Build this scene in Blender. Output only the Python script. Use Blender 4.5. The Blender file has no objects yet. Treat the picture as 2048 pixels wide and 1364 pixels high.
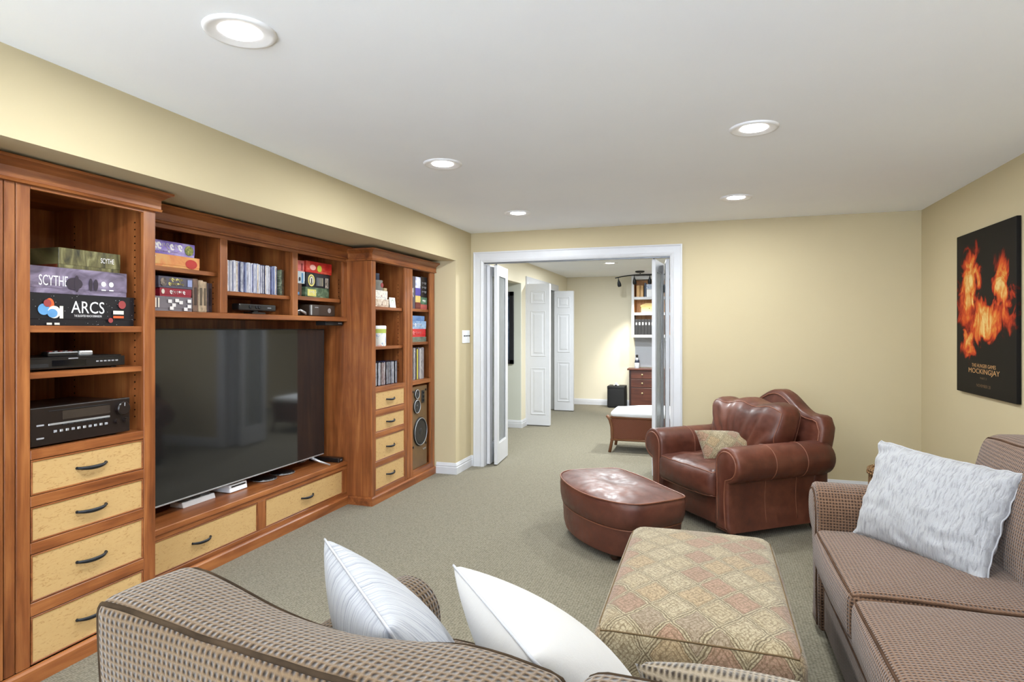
import bpy, bmesh, math, random
from mathutils import Vector, Matrix, noise
random.seed(7)
S = bpy.context.scene
COL = S.collection
PI = math.pi

# ------------------------------------------------------------------ camera, world, exposure
FPX, HORIZON, CAM_H = 1220.0, 660.0, 1.35
YAW = math.atan(391 / FPX)
cam = bpy.data.cameras.new('camera'); cam_o = bpy.data.objects.new('camera', cam); COL.objects.link(cam_o)
cam.sensor_width = 36; cam.lens = FPX / 2048 * 36; cam.shift_y = -(682 - HORIZON) / 2048; cam.clip_start = .05
cam_o.location = (0, 0, CAM_H); cam_o.rotation_euler = (PI / 2, 0, YAW)
S.camera = cam_o
W = bpy.data.worlds.new('fill_daylight'); S.world = W; W.use_nodes = True
W.node_tree.nodes['Background'].inputs[0].default_value = (.80, .91, 1.06, 1)
W.node_tree.nodes['Background'].inputs[1].default_value = 10.4  # uniform sky, set as fill light through the added windows
S.view_settings.view_transform = 'Standard'; S.view_settings.look = 'None'
S.view_settings.gamma = 1; S.view_settings.use_curve_mapping = False
S.view_settings.exposure = 0.38
LAMP_W = 16.5           # watts of one ceiling downlight

def px(ax, val, u, v):
    """point of the world plane axis=val seen at photo pixel (u, v)"""
    c, s = math.cos(YAW), math.sin(YAW)
    d = Vector((-s * FPX + c * (u - 1024), c * FPX + s * (u - 1024), HORIZON - v))
    o = Vector((0, 0, CAM_H))
    return o + d * ((val - o[ax]) / d[ax])

# ------------------------------------------------------------------ mesh helpers
def box(bm, x0, x1, y0, y1, z0, z1, bev=0.0, seg=1):
    if x0 > x1: x0, x1 = x1, x0
    if y0 > y1: y0, y1 = y1, y0
    if z0 > z1: z0, z1 = z1, z0
    v = [bm.verts.new(p) for p in ((x0,y0,z0),(x1,y0,z0),(x1,y1,z0),(x0,y1,z0),(x0,y0,z1),(x1,y0,z1),(x1,y1,z1),(x0,y1,z1))]
    fs = [bm.faces.new([v[i] for i in q]) for q in ((3,2,1,0),(4,5,6,7),(0,1,5,4),(1,2,6,5),(2,3,7,6),(3,0,4,7))]
    if bev > 0:
        es = list({e for f in fs for e in f.edges})
        bmesh.ops.bevel(bm, geom=es, offset=bev, segments=seg, affect='EDGES', profile=.5)
    return v

def nbm(): return bmesh.new()

def tube(bm, pts, r, n=8, closed=False, radii=None, flat=1.0, caps=True):
    pts = [Vector(p) for p in pts]; N = len(pts); rings = []
    up = None
    for i, p in enumerate(pts):
        if closed: t = pts[(i + 1) % N] - pts[i - 1]
        else: t = pts[min(i + 1, N - 1)] - pts[max(i - 1, 0)]
        if t.length < 1e-9: t = Vector((0, 0, 1))
        t.normalize()
        if up is None:
            up = Vector((0, 0, 1)) if abs(t.z) < .9 else Vector((1, 0, 0))
        a = up - t * up.dot(t)
        if a.length < 1e-6: a = t.orthogonal()
        a.normalize(); up = a; b = t.cross(a)
        rr = radii[i] if radii else r
        rings.append([bm.verts.new(p + a * (rr * flat * math.cos(k * 2 * PI / n)) + b * (rr * math.sin(k * 2 * PI / n))) for k in range(n)])
    for i in range(N if closed else N - 1):
        A, B = rings[i], rings[(i + 1) % N]
        for k in range(n):
            bm.faces.new((A[k], A[(k + 1) % n], B[(k + 1) % n], B[k]))
    if not closed and caps:
        bm.faces.new(rings[0][::-1]); bm.faces.new(rings[-1])

def lathe(bm, prof, n=24, c=(0, 0, 0), axis=2):
    """prof: (radius, height) pairs from one end to the other"""
    c = Vector(c); rings = []
    for r, h in prof:
        ring = []
        for k in range(n):
            a = 2 * PI * k / n; q = [0, 0, 0]
            q[(axis + 1) % 3] = max(r, 1e-5) * math.cos(a); q[(axis + 2) % 3] = max(r, 1e-5) * math.sin(a); q[axis] = h
            ring.append(bm.verts.new(c + Vector(q)))
        rings.append(ring)
    for A, B in zip(rings, rings[1:]):
        for k in range(n):
            bm.faces.new((A[k], A[(k + 1) % n], B[(k + 1) % n], B[k]))
    bm.faces.new(rings[0][::-1]); bm.faces.new(rings[-1])

def loft(bm, rings, caps=True):
    R = [[bm.verts.new(p) for p in ring] for ring in rings]
    n = len(R[0])
    for A, B in zip(R, R[1:]):
        for k in range(n):
            bm.faces.new((A[k], A[(k + 1) % n], B[(k + 1) % n], B[k]))
    if caps:
        bm.faces.new(R[0][::-1]); bm.faces.new(R[-1])

def prism(bm, poly, ax, a, b):
    """polygon in the plane across axis ax (the two other axes in order), run from a to b"""
    o = [i for i in range(3) if i != ax]
    def pt(p, h):
        q = [0, 0, 0]; q[o[0]], q[o[1]] = p; q[ax] = h; return q
    loft(bm, [[pt(p, a) for p in poly], [pt(p, b) for p in poly]])

def sweep(bm, prof, path):
    """moulding: prof of (out, z), path of (x, y); out is to the right of travel; mitred corners"""
    P = [Vector((p[0], p[1])) for p in path]; rings = []
    for i, p in enumerate(P):
        ns = []
        if i > 0: t = (P[i] - P[i - 1]).normalized(); ns.append(Vector((t.y, -t.x)))
        if i < len(P) - 1: t = (P[i + 1] - P[i]).normalized(); ns.append(Vector((t.y, -t.x)))
        if len(ns) == 2:
            m = (ns[0] + ns[1]).normalized(); k = 1 / max(.2, m.dot(ns[0])); m = m * k
        else: m = ns[0]
        rings.append([(p.x + m.x * o, p.y + m.y * o, z) for o, z in prof])
    loft(bm, rings)

def soft(half, r, puff=(0, 0, 0), n=(8, 8, 4), deform=None):
    """cushion body with rounded edges; returns (bmesh, map) - map takes a point of the sharp box to the soft surface"""
    H = Vector(half); r = min(r, min(half) * .999)
    def mp(p):
        p = Vector(p)
        q = Vector([max(-(H[i] - r), min(H[i] - r, p[i])) for i in range(3)])
        d = p - q
        pos = q + d.normalized() * r if d.length > 1e-9 else p
        w = [min(1, abs(pos[i]) / H[i]) for i in range(3)]
        out = pos.copy()
        for i in range(3):
            a, b = (i + 1) % 3, (i + 2) % 3
            out[i] += math.copysign(puff[i], pos[i]) * (1 - w[a] ** 2) * (1 - w[b] ** 2) * w[i]
        return deform(out) if deform else out
    def cl(h, m):
        e = [-h + r * k / 3 for k in range(3)]; mid = [-(h - r) + 2 * (h - r) * k / m for k in range(m + 1)]
        return e + mid + [-x for x in e[::-1]]
    C = [cl(H[i], n[i]) for i in range(3)]
    bm = bmesh.new(); cache = {}
    def V(p):
        k = (round(p[0], 6), round(p[1], 6), round(p[2], 6))
        if k not in cache: cache[k] = bm.verts.new(mp(p))
        return cache[k]
    for ax in range(3):
        a, b = (ax + 1) % 3, (ax + 2) % 3
        for sgn in (-1, 1):
            for i in range(len(C[a]) - 1):
                for j in range(len(C[b]) - 1):
                    qs = []
                    for di, dj in ((0, 0), (1, 0), (1, 1), (0, 1)):
                        q = [0, 0, 0]; q[ax] = sgn * H[ax]; q[a] = C[a][i + di]; q[b] = C[b][j + dj]; qs.append(V(q))
                    if sgn < 0: qs.reverse()
                    if len(set(qs)) == 4: bm.faces.new(qs)
    return bm, mp

def rim(half, ax, sgn, m=14):
    """points around the sharp box's edge loop across axis ax on side sgn (for piping)"""
    a, b = (ax + 1) % 3, (ax + 2) % 3; out = []
    cs = ((-1, -1), (1, -1), (1, 1), (-1, 1))
    for k in range(4):
        p, q = cs[k], cs[(k + 1) % 4]
        for i in range(m):
            t = i / m; v = [0, 0, 0]; v[ax] = sgn * half[ax]
            v[a] = half[a] * (p[0] + (q[0] - p[0]) * t); v[b] = half[b] * (p[1] + (q[1] - p[1]) * t); out.append(v)
    return out

def cube_uv(me):
    uv = me.uv_layers.new(name='UVMap').data
    for p in me.polygons:
        nrm = p.normal; a = max(range(3), key=lambda i: abs(nrm[i]))
        i, j = ((1, 2), (0, 2), (0, 1))[a]
        for li in p.loop_indices:
            c = me.vertices[me.loops[li].vertex_index].co
            uv[li].uv = (c[i], c[j])

def make(name, bm, mat, parent=None, smooth=False, local=False, uv=False, kind=None, auto=None):
    if parent is not None and not local:
        r = parent
        while r.parent is not None: r = r.parent
        bm.transform(r.matrix_basis.inverted())
    bmesh.ops.recalc_face_normals(bm, faces=bm.faces)
    me = bpy.data.meshes.new(name); bm.to_mesh(me); bm.free()
    if uv: cube_uv(me)
    if smooth:
        me.polygons.foreach_set('use_smooth', [True] * len(me.polygons))
        if auto: me.set_sharp_from_angle(angle=math.radians(auto))
    if mat: me.materials.append(mat)
    o = bpy.data.objects.new(name, me); COL.objects.link(o)
    if parent is not None: o.parent = parent
    if kind: o['kind'] = kind
    return o

def tag(o, label, cat, group=None):
    o['label'] = label; o['category'] = cat
    if group: o['group'] = group
    return o

def thing(name, label, cat, loc=(0, 0, 0), rz=0.0, group=None, rot=None):
    o = bpy.data.objects.new(name, None); COL.objects.link(o); o.empty_display_size = .1
    o.location = loc; o.rotation_euler = rot if rot else (0, 0, rz)
    return tag(o, label, cat, group)

def struct(name, bm, mat, smooth=False):
    return make(name, bm, mat, kind='structure', smooth=smooth)

def bx(name, x0, x1, y0, y1, z0, z1, mat, parent=None, bev=.0015, local=False, seg=1, **k):
    b = nbm(); box(b, x0, x1, y0, y1, z0, z1, bev, seg); return make(name, b, mat, parent, local=local, **k)

def lettering(body, mat, parent, o, xd, ud, w, h, name='lettering', depth=.0006, local=False, shear=0, spacing=1.0):
    """raised print: centred on o, running along xd, up along ud, fitted into w x h"""
    cu = bpy.data.curves.new('t', 'FONT'); cu.body = body; cu.align_x = 'CENTER'; cu.align_y = 'CENTER'; cu.shear = shear; cu.space_character = spacing
    cu.resolution_u = 3
    t = bpy.data.objects.new('t', cu); me = bpy.data.meshes.new_from_object(t)
    bpy.data.objects.remove(t); bpy.data.curves.remove(cu)
    xs = [v.co.x for v in me.vertices]; ys = [v.co.y for v in me.vertices]
    cx, cy = (min(xs) + max(xs)) / 2, (min(ys) + max(ys)) / 2; sx, sy = w / max(1e-6, max(xs) - min(xs)), h / max(1e-6, max(ys) - min(ys))
    xd, ud = Vector(xd).normalized(), Vector(ud).normalized(); nd = xd.cross(ud); o = Vector(o)
    b = bmesh.new(); b.from_mesh(me); bpy.data.meshes.remove(me)
    for v in b.verts:
        v.co = o + xd * ((v.co.x - cx) * sx) + ud * ((v.co.y - cy) * sy) + nd * depth
    return make(name, b, mat, parent, local=local)

# ------------------------------------------------------------------ materials
def srgb(r, g, b):
    f = lambda c: (c / 255 / 12.92) if c / 255 <= .04045 else ((c / 255 + .055) / 1.055) ** 2.4
    return (f(r), f(g), f(b), 1)

class NT:
    def __init__(s, name, rough=.5, spec=.5, base=(.8, .8, .8, 1), metal=0, coat=0, sheen=0):
        s.m = bpy.data.materials.new(name); s.m.use_nodes = True; s.t = s.m.node_tree; s.b = s.t.nodes['Principled BSDF']
        s.b.inputs['Base Color'].default_value = base; s.b.inputs['Roughness'].default_value = rough
        s.b.inputs['Specular IOR Level'].default_value = spec; s.b.inputs['Metallic'].default_value = metal
        s.b.inputs['Coat Weight'].default_value = coat; s.b.inputs['Coat Roughness'].default_value = .15
        s.b.inputs['Sheen Weight'].default_value = sheen
    def n(s, ty, **k):
        x = s.t.nodes.new('ShaderNode' + ty)
        for a, v in k.items():
            if a in x.inputs: x.inputs[a].default_value = v
            else: setattr(x, a, v)
        return x
    def l(s, a, b): s.t.links.new(a, b)
    def coord(s, kind='Object', scale=(1, 1, 1), rnd=0, rot=(0, 0, 0)):
        c = s.n('TexCoord'); mp = s.n('Mapping'); mp.inputs['Scale'].default_value = scale; mp.inputs['Rotation'].default_value = rot
        src = c.outputs[kind]
        if rnd:
            oi = s.n('ObjectInfo'); mu = s.n('VectorMath', operation='MULTIPLY_ADD')
            cmb = s.n('CombineXYZ')
            for i in range(3): s.l(oi.outputs['Random'], cmb.inputs[i])
            mu.inputs[1].default_value = (rnd, rnd * .37, rnd * .71); s.l(cmb.outputs[0], mu.inputs[0]); s.l(src, mu.inputs[2]); src = mu.outputs[0]
        s.l(src, mp.inputs['Vector']); return mp.outputs[0]
    def noise(s, vec, scale, detail=4, rough=.55, dist=0):
        x = s.n('TexNoise'); x.inputs['Scale'].default_value = scale; x.inputs['Detail'].default_value = detail
        x.inputs['Roughness'].default_value = rough; x.inputs['Distortion'].default_value = dist
        s.l(vec, x.inputs['Vector']); return x.outputs['Fac']
    def ramp(s, fac, stops, interp='LINEAR'):
        x = s.n('ValToRGB'); e = x.color_ramp.elements; x.color_ramp.interpolation = interp
        e[0].position, e[0].color = stops[0][0], stops[0][1]; e[1].position, e[1].color = stops[-1][0], stops[-1][1]
        for p, c in stops[1:-1]:
            q = e.new(p); q.color = c
        s.l(fac, x.inputs[0]); return x.outputs[0]
    def math(s, op, a, b=None, c=None):
        x = s.n('Math', operation=op)
        for i, v in enumerate((a, b, c)):
            if v is None: continue
            if isinstance(v, (int, float)): x.inputs[i].default_value = v
            else: s.l(v, x.inputs[i])
        return x.outputs[0]
    def mix(s, fac, a, b, blend='MIX'):
        x = s.n('Mix', data_type='RGBA', blend_type=blend)
        for i, v in ((0, fac), (6, a), (7, b)):
            if isinstance(v, (int, float)): x.inputs[i].default_value = v
            elif isinstance(v, tuple): x.inputs[i].default_value = v
            else: s.l(v, x.inputs[i])
        return x.outputs[2]
    def color(s, c): s.l(c, s.b.inputs['Base Color']); return s
    def bump(s, h, strength=.3, dist=.01, prev=None):
        x = s.n('Bump'); x.inputs['Strength'].default_value = strength; x.inputs['Distance'].default_value = dist
        s.l(h, x.inputs['Height'])
        if prev: s.l(prev, x.inputs['Normal'])
        s.l(x.outputs[0], s.b.inputs['Normal']); return x.outputs[0]

def plain(name, rgb, rough=.5, spec=.5, metal=0, coat=0, vary=.06):
    k = NT(name, rough, spec, srgb(*rgb), metal, coat)
    if vary:
        v = k.coord('Object', rnd=9); f = k.noise(v, 14, 3)
        c = srgb(*rgb); k.color(k.ramp(f, [(.3, tuple(x * (1 - vary * 2) for x in c[:3]) + (1,)), (.7, tuple(min(1, x * (1 + vary)) for x in c[:3]) + (1,))]))
    return k.m

def wall_paint(name, rgb, bs=.05):
    k = NT(name, .75, .25, srgb(*rgb)); v = k.coord('Object'); c = srgb(*rgb)
    k.color(k.ramp(k.noise(v, 1.3, 3), [(.25, tuple(x * .97 for x in c[:3]) + (1,)), (.75, tuple(min(1, x * 1.02) for x in c[:3]) + (1,))]))
    k.bump(k.noise(v, 260, 2), bs, .002); return k.m

def wood(name, axis, dark, mid, light, rough=.34, scale=1.0, spec=.45):
    k = NT(name, rough, spec); sc = [16 * scale] * 3; sc[axis] = 1.3 * scale
    v = k.coord('Object', tuple(sc), rnd=11)
    f = k.noise(v, 1.0, 7, .62, .55); sc2 = [70.0] * 3; sc2[axis] = 2.5
    f2 = k.noise(k.coord('Object', tuple(sc2), rnd=5), 1.0, 4, .6)
    blot = k.noise(k.coord('Object', (3, 3, 3), rnd=7), 1.0, 3)
    g = k.math('ADD', k.math('MULTIPLY', f, .62), k.math('ADD', k.math('MULTIPLY', f2, .18), k.math('MULTIPLY', blot, .22)))
    col = k.ramp(g, [(.34, srgb(*dark)), (.5, srgb(*mid)), (.66, srgb(*light))]); k.color(col)
    k.bump(f2, .06, .002); return k.m

CH = ((88, 44, 20), (136, 78, 40), (174, 111, 62))
WOOD = [wood('cherry_x', 0, *CH), wood('cherry_y', 1, *CH), wood('cherry_z', 2, *CH)]

def maple():
    k = NT('birdseye_maple', .38, .4)
    f = k.noise(k.coord('Object', (30, 30, 85), rnd=13), 1.0, 5, .65, 1.6)
    blot = k.noise(k.coord('Object', (7, 7, 16), rnd=3), 1.0, 3, .5)
    sq = k.ramp(f, [(.0, srgb(152, 112, 64)), (.36, srgb(166, 128, 80)), (.43, srgb(195, 160, 108)), (1, srgb(203, 170, 118))])
    k.color(k.mix(k.math('MULTIPLY', blot, .35), sq, srgb(180, 144, 92)))
    k.bump(f, .12, .002); return k.m
MAPLE = maple()

def carpet():
    k = NT('loop_carpet', .95, .1, sheen=.15)
    v = k.coord('Object')
    warp = k.noise(v, 35, 2)
    vm = k.n('VectorMath', operation='MULTIPLY_ADD'); cx = k.n('CombineXYZ')
    k.l(warp, cx.inputs[0]); k.l(warp, cx.inputs[1]); k.l(cx.outputs[0], vm.inputs[0]); vm.inputs[1].default_value = (.008, .008, 0); k.l(v, vm.inputs[2])
    mp = k.n('Mapping'); mp.inputs['Scale'].default_value = (75, 150, 1); k.l(vm.outputs[0], mp.inputs['Vector'])
    vo = k.n('TexVoronoi', feature='F1'); vo.inputs['Scale'].default_value = 1.0; vo.inputs['Randomness'].default_value = .45; k.l(mp.outputs[0], vo.inputs['Vector'])
    loops = k.math('SUBTRACT', 1.0, vo.outputs['Distance'])
    blot = k.noise(v, 2.2, 3); fine = k.noise(v, 420, 2)
    g = k.math('ADD', k.math('MULTIPLY', loops, .75), k.math('MULTIPLY', fine, .35))
    col = k.ramp(g, [(.38, srgb(86, 80, 64)), (.62, srgb(122, 116, 99)), (.9, srgb(146, 140, 122))])
    k.color(k.mix(k.math('MULTIPLY', blot, .3), col, srgb(120, 114, 96)))
    k.bump(g, .6, .004); return k.m
CARPET = carpet()

def waffle(name, base, dark, lite, pitch=.0125, bmp=.8):
    """chunky chenille: rows of dark pits between raised knots (UV in metres)"""
    k = NT(name, .92, .15, sheen=.25)
    uv = k.n('TexCoord').outputs['UV']
    wv = k.noise(k.coord('Object'), 60, 2)
    sep = k.n('SeparateXYZ'); k.l(uv, sep.inputs[0])
    w = k.math('MULTIPLY', k.math('SUBTRACT', wv, .5), .9)
    a = k.math('ABSOLUTE', k.math('SINE', k.math('ADD', k.math('MULTIPLY', sep.outputs[0], PI / pitch), w)))
    b = k.math('ABSOLUTE', k.math('SINE', k.math('ADD', k.math('MULTIPLY', sep.outputs[1], PI / pitch), w)))
    pit = k.math('MULTIPLY', k.math('POWER', a, 1.6), k.math('POWER', b, 1.6))
    fine = k.noise(k.coord('Object'), 330, 3)
    g = k.math('ADD', k.math('MULTIPLY', k.math('SUBTRACT', 1.0, pit), .8), k.math('MULTIPLY', fine, .28))
    k.color(k.ramp(g, [(.28, srgb(*dark)), (.62, srgb(*base)), (.98, srgb(*lite))]))
    k.bump(g, bmp, .005); return k.m

def leather(name, dark, mid, lite, rough=.36):
    k = NT(name, rough, .5); v = k.coord('Object', rnd=4)
    f = k.noise(v, 3.5, 5, .6); f2 = k.noise(v, 22, 4)
    g = k.math('ADD', k.math('MULTIPLY', f, .7), k.math('MULTIPLY', f2, .3))
    k.color(k.ramp(g, [(.32, srgb(*dark)), (.52, srgb(*mid)), (.72, srgb(*lite))]))
    vo = k.n('TexVoronoi'); vo.inputs['Scale'].default_value = 420; k.l(v, vo.inputs['Vector'])
    b1 = k.bump(vo.outputs['Distance'], .06, .001)
    wr = k.noise(k.coord('Object', (5, 5, 9), rnd=4), 1.0, 2, .4, .5)
    k.bump(wr, .16, .012, b1)
    r = k.ramp(f2, [(.3, (rough * .8,) * 3 + (1,)), (.7, (rough * 1.35,) * 3 + (1,))]); k.l(r, k.b.inputs['Roughness']); return k.m

def tapestry(name, px_=.105, py_=.17, dim=1.0, off=0.0):
    """woven kilim: lattice of outlined diamonds, each with its own colour and motif (UV in metres)"""
    k = NT(name, .95, .1, sheen=.2)
    sep = k.n('SeparateXYZ'); k.l(k.n('TexCoord').outputs['UV'], sep.inputs[0])
    wb = k.math('MULTIPLY', k.math('SUBTRACT', k.noise(k.coord('Object'), 14, 3), .5), .26)
    u = k.math('ADD', k.math('DIVIDE', sep.outputs[0], px_), off); w = k.math('DIVIDE', sep.outputs[1], py_)
    a = k.math('ADD', k.math('ADD', u, w), wb); b = k.math('ADD', k.math('SUBTRACT', u, w), wb)
    fa, fb = k.math('FRACT', a), k.math('FRACT', b); ia, ib = k.math('FLOOR', a), k.math('FLOOR', b)
    ids = k.n('CombineXYZ'); k.l(ia, ids.inputs[0]); k.l(ib, ids.inputs[1])
    wn = k.n('TexWhiteNoise'); k.l(ids.outputs[0], wn.inputs[0])
    da, db = k.math('ABSOLUTE', k.math('SUBTRACT', fa, .5)), k.math('ABSOLUTE', k.math('SUBTRACT', fb, .5))
    mx = k.math('MAXIMUM', da, db)
    q = lambda r, g, bb: srgb(r * dim, g * dim, bb * dim)
    cell = k.ramp(wn.outputs['Value'], [(0, q(160, 146, 118)), (.16, q(138, 100, 88)), (.3, q(164, 152, 126)), (.44, q(140, 126, 98)), (.56, q(158, 134, 102)), (.7, q(134, 118, 104)), (.82, q(146, 106, 92)), (.92, q(152, 140, 112))], 'CONSTANT')
    ring = k.math('ABSOLUTE', k.math('SINE', k.math('MULTIPLY', mx, 26)))
    motif = k.noise(k.coord('UV', (1, 1, 1)), 85, 4, .65, 1.2)
    mo = k.ramp(k.math('MULTIPLY', motif, k.math('ADD', k.math('MULTIPLY', ring, .5), .72)), [(.40, (0, 0, 0, 1)), (.5, (1, 1, 1, 1))])
    c1 = k.mix(mo, k.mix(.6, cell, q(86, 66, 46)), k.mix(.2, cell, q(178, 166, 140)))
    band = k.ramp(mx, [(.425, (0, 0, 0, 1)), (.435, (1, 1, 1, 1))])
    c2 = k.mix(band, c1, q(162, 150, 124))
    hv = k.n('TexVoronoi', feature='DISTANCE_TO_EDGE'); hv.inputs['Scale'].default_value = 75; k.l(k.coord('UV', (1, 1.25, 1)), hv.inputs['Vector'])
    hook = k.ramp(hv.outputs['Distance'], [(.05, (1, 1, 1, 1)), (.12, (0, 0, 0, 1))])
    a2, b2 = k.math('FRACT', k.math('MULTIPLY', a, 2.0)), k.math('FRACT', k.math('MULTIPLY', b, 2.0))
    m2 = k.math('MAXIMUM', k.math('ABSOLUTE', k.math('SUBTRACT', a2, .5)), k.math('ABSOLUTE', k.math('SUBTRACT', b2, .5)))
    half = k.ramp(m2, [(.43, (0, 0, 0, 1)), (.455, (1, 1, 1, 1))])
    c2 = k.mix(k.math('MULTIPLY', hook, .5), c2, q(92, 74, 52)); c2 = k.mix(k.math('MULTIPLY', half, .22), c2, q(84, 68, 48))
    ln = k.ramp(mx, [(.405, (0, 0, 0, 1)), (.415, (1, 1, 1, 1)), (.43, (1, 1, 1, 1)), (.44, (0, 0, 0, 1))])
    ln2 = k.ramp(mx, [(.478, (0, 0, 0, 1)), (.488, (1, 1, 1, 1))])
    dots = k.ramp(k.noise(k.coord('UV'), 300, 2), [(.38, (0, 0, 0, 1)), (.5, (1, 1, 1, 1))])
    lines = k.math('MULTIPLY', k.math('MAXIMUM', ln, ln2), k.math('ADD', k.math('MULTIPLY', dots, .5), .4))
    c3 = k.mix(lines, c2, q(66, 52, 36))
    fine = k.noise(k.coord('Object'), 450, 2)
    k.color(k.mix(k.math('MULTIPLY', fine, .35), c3, q(140, 126, 98)))
    k.bump(k.math('ADD', fine, k.math('MULTIPLY', lines, -.4)), .5, .003); return k.m

def crinkle(name, rgb, scale=(60, 8, 60), strength=.8, streak=None):
    k = NT(name, .85, .2, srgb(*rgb), sheen=.2)
    f = k.noise(k.coord('Object', scale), 1.0, 4, .6, .9); g = k.noise(k.coord('Object'), 260, 2)
    if streak: k.color(k.ramp(f, [(.36, srgb(*streak)), (.46, srgb(*rgb)), (1, srgb(*rgb))]))
    b = k.bump(f, strength, .008); k.bump(g, .15, .002, b); return k.m

def art(name, stops, scale=(10, 14, 14), rough=.35, dist=.8):
    """printed box artwork: blotches of the given colours"""
    k = NT(name, rough, .4); f = k.noise(k.coord('Object', scale, rnd=6), 1.0, 4, .55, dist)
    n = len(stops); k.color(k.ramp(f, [(.28 + .44 * i / max(1, n - 1), srgb(*c)) for i, c in enumerate(stops)])); return k.m

WALL = wall_paint('cream_wall_paint', (195, 181, 148)); CEIL = wall_paint('white_ceiling_paint', (245, 248, 255), .03)
WALL2 = wall_paint('pale_cream_wall_paint', (226, 218, 196))
GREYWALL = wall_paint('grey_green_wall_paint', (196, 198, 188))
TRIM = plain('white_gloss_trim', (203, 204, 208), .35, .5, vary=.01)
IRON = plain('dark_iron', (46, 48, 52), .42, .5, metal=.7)
BLACKP = plain('black_plastic', (22, 20, 20), .3, .5)
BLACKM = plain('matt_black', (26, 26, 28), .6, .4)
SILVER = plain('silver_plastic', (190, 192, 196), .3, .5, metal=.6)
WHITEP = plain('white_plastic', (236, 238, 242), .35, .5, vary=.01)
DARKHOLE = plain('dark_cavity', (14, 10, 8), .9, .1)
# ================================================================== the room shell
XS, XR, YF, ZC, ZS = -2.243, 1.634, 5.66, 2.31, 2.0       # soffit face, right wall, far wall, ceiling, soffit underside
X2, Y2 = -2.45, 10.95                                      # left and far wall of the room beyond
bx('floor', -4.2, 2.0, -1.9, 11.1, -.08, 0, CARPET, bev=0, kind='structure')
bx('ceiling', -4.2, 2.0, -1.9, 11.1, ZC, ZC + .1, CEIL, bev=0, kind='structure')
b = nbm()
box(b, -3.16, -3.06, -1.8, YF + .06, 0, ZC)                # back of the niche
box(b, -3.06, XS, -1.8, YF, ZS, ZC)                        # soffit over the cabinets
box(b, -3.06, XS, -1.8, 1.27, 0, ZS)
box(b, -3.06, XS, 5.275, YF, 0, ZS)                        # pier beside the door
struct('wall_left', b, WALL)
bx('wall_right', XR, XR + .12, -1.8, Y2, 0, ZC, WALL, bev=0, kind='structure')
b = nbm(); OX0, OX1, OZ = -2.105, -.313, 2.022
box(b, -3.06, OX0 - .01, YF, YF + .12, 0, ZC); box(b, OX1 + .01, XR, YF, YF + .12, 0, ZC); box(b, OX0 - .01, OX1 + .01, YF, YF + .12, OZ + .01, ZC)
struct('wall_far', b, WALL)
# wall behind the camera; wide windows added here to let in fill light
b = nbm(); WX0, WX1, WZ0, WZ1 = -2.18, .85, .06, 2.22
box(b, -3.16, WX0, -1.9, -1.8, 0, ZC); box(b, WX1, XR + .12, -1.9, -1.8, 0, ZC); box(b, WX0, WX1, -1.9, -1.8, 0, WZ0); box(b, WX0, WX1, -1.9, -1.8, WZ1, ZC)
struct('wall_back', b, WALL)
gl = NT('fill_window_glass', .02, .5); gt = gl.n('BsdfTransparent'); gm = gl.n('MixShader'); gg = gl.n('BsdfGlossy'); gg.inputs['Roughness'].default_value = .02
gm.inputs[0].default_value = .06; gl.l(gt.outputs[0], gm.inputs[1]); gl.l(gg.outputs[0], gm.inputs[2]); gl.l(gm.outputs[0], gl.t.nodes['Material Output'].inputs[0])
b = nbm()
for x0, x1, z0, z1 in ((WX0, WX1, WZ0, WZ0 + .05), (WX0, WX1, WZ1 - .05, WZ1), (WX0, WX0 + .05, WZ0, WZ1), (WX1 - .05, WX1, WZ0, WZ1), (-.70, -.64, WZ0, WZ1)):
    box(b, x0, x1, -1.89, -1.81, z0, z1, .004)
w1 = struct('fill_window_1', b, TRIM)
for x0, x1 in ((WX0 + .05, -.70), (-.64, WX1 - .05)):
    bx('pane', x0, x1, -1.852, -1.848, WZ0 + .05, WZ1 - .05, gl.m, w1, bev=0)

# the room beyond
b = nbm()
box(b, X2 - .12, X2, YF + .12, 5.95, 0, ZC); box(b, X2 - .12, X2, 5.95, 8.07, 1.995, ZC)
box(b, X2 - .12, X2, 8.07, 8.36, 0, ZC); box(b, X2 - .12, X2, 8.36, 10.11, 2.03, ZC); box(b, X2 - .12, X2, 10.11, Y2, 0, ZC)
struct('wall_far_room_left', b, WALL2)
b = nbm(); box(b, -4.1, X2 - .001, 8.05, 8.17, 0, 1.995); box(b, -4.2, -4.1, 5.78, 8.17, 0, ZC); box(b, -4.1, X2 - .12, 5.78, 5.95, 0, ZC); box(b, -4.1, X2 - .12, 5.95, 8.05, 1.995, 2.1)
struct('wall_hall', b, GREYWALL)
bx('wall_far_room_end', X2 - .12, XR + .12, Y2, Y2 + .12, 0, ZC, WALL2, bev=0, kind='structure')
b = nbm(); box(b, -3.25, -3.15, 8.17, 10.4, 0, ZC); box(b, -3.15, X2 - .12, 8.17, 8.2, 0, ZC); box(b, -3.15, X2 - .12, 10.3, 10.4, 0, ZC)
struct('wall_closet', b, GREYWALL)

BASEP = [(0, 0), (.016, 0), (.016, .062), (.011, .067), (.013, .078), (.007, .094), (.004, .103), (0, .105)]
def base(name, path):
    b = nbm(); sweep(b, BASEP, path); return struct(name, b, TRIM)
base('baseboard_left', [(-2.44, 5.275), (XS, 5.275), (XS, YF), (-2.216, YF)])
base('baseboard_far', [(-.2, YF), (XR, YF)])
base('baseboard_right', [(XR, YF), (XR, -1.8)])
base('baseboard_hall', [(-4.1, 8.05), (X2, 8.05), (X2, 8.27)])
base('baseboard_far_room', [(X2, 10.2), (X2, Y2), (XR, Y2)])

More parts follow.
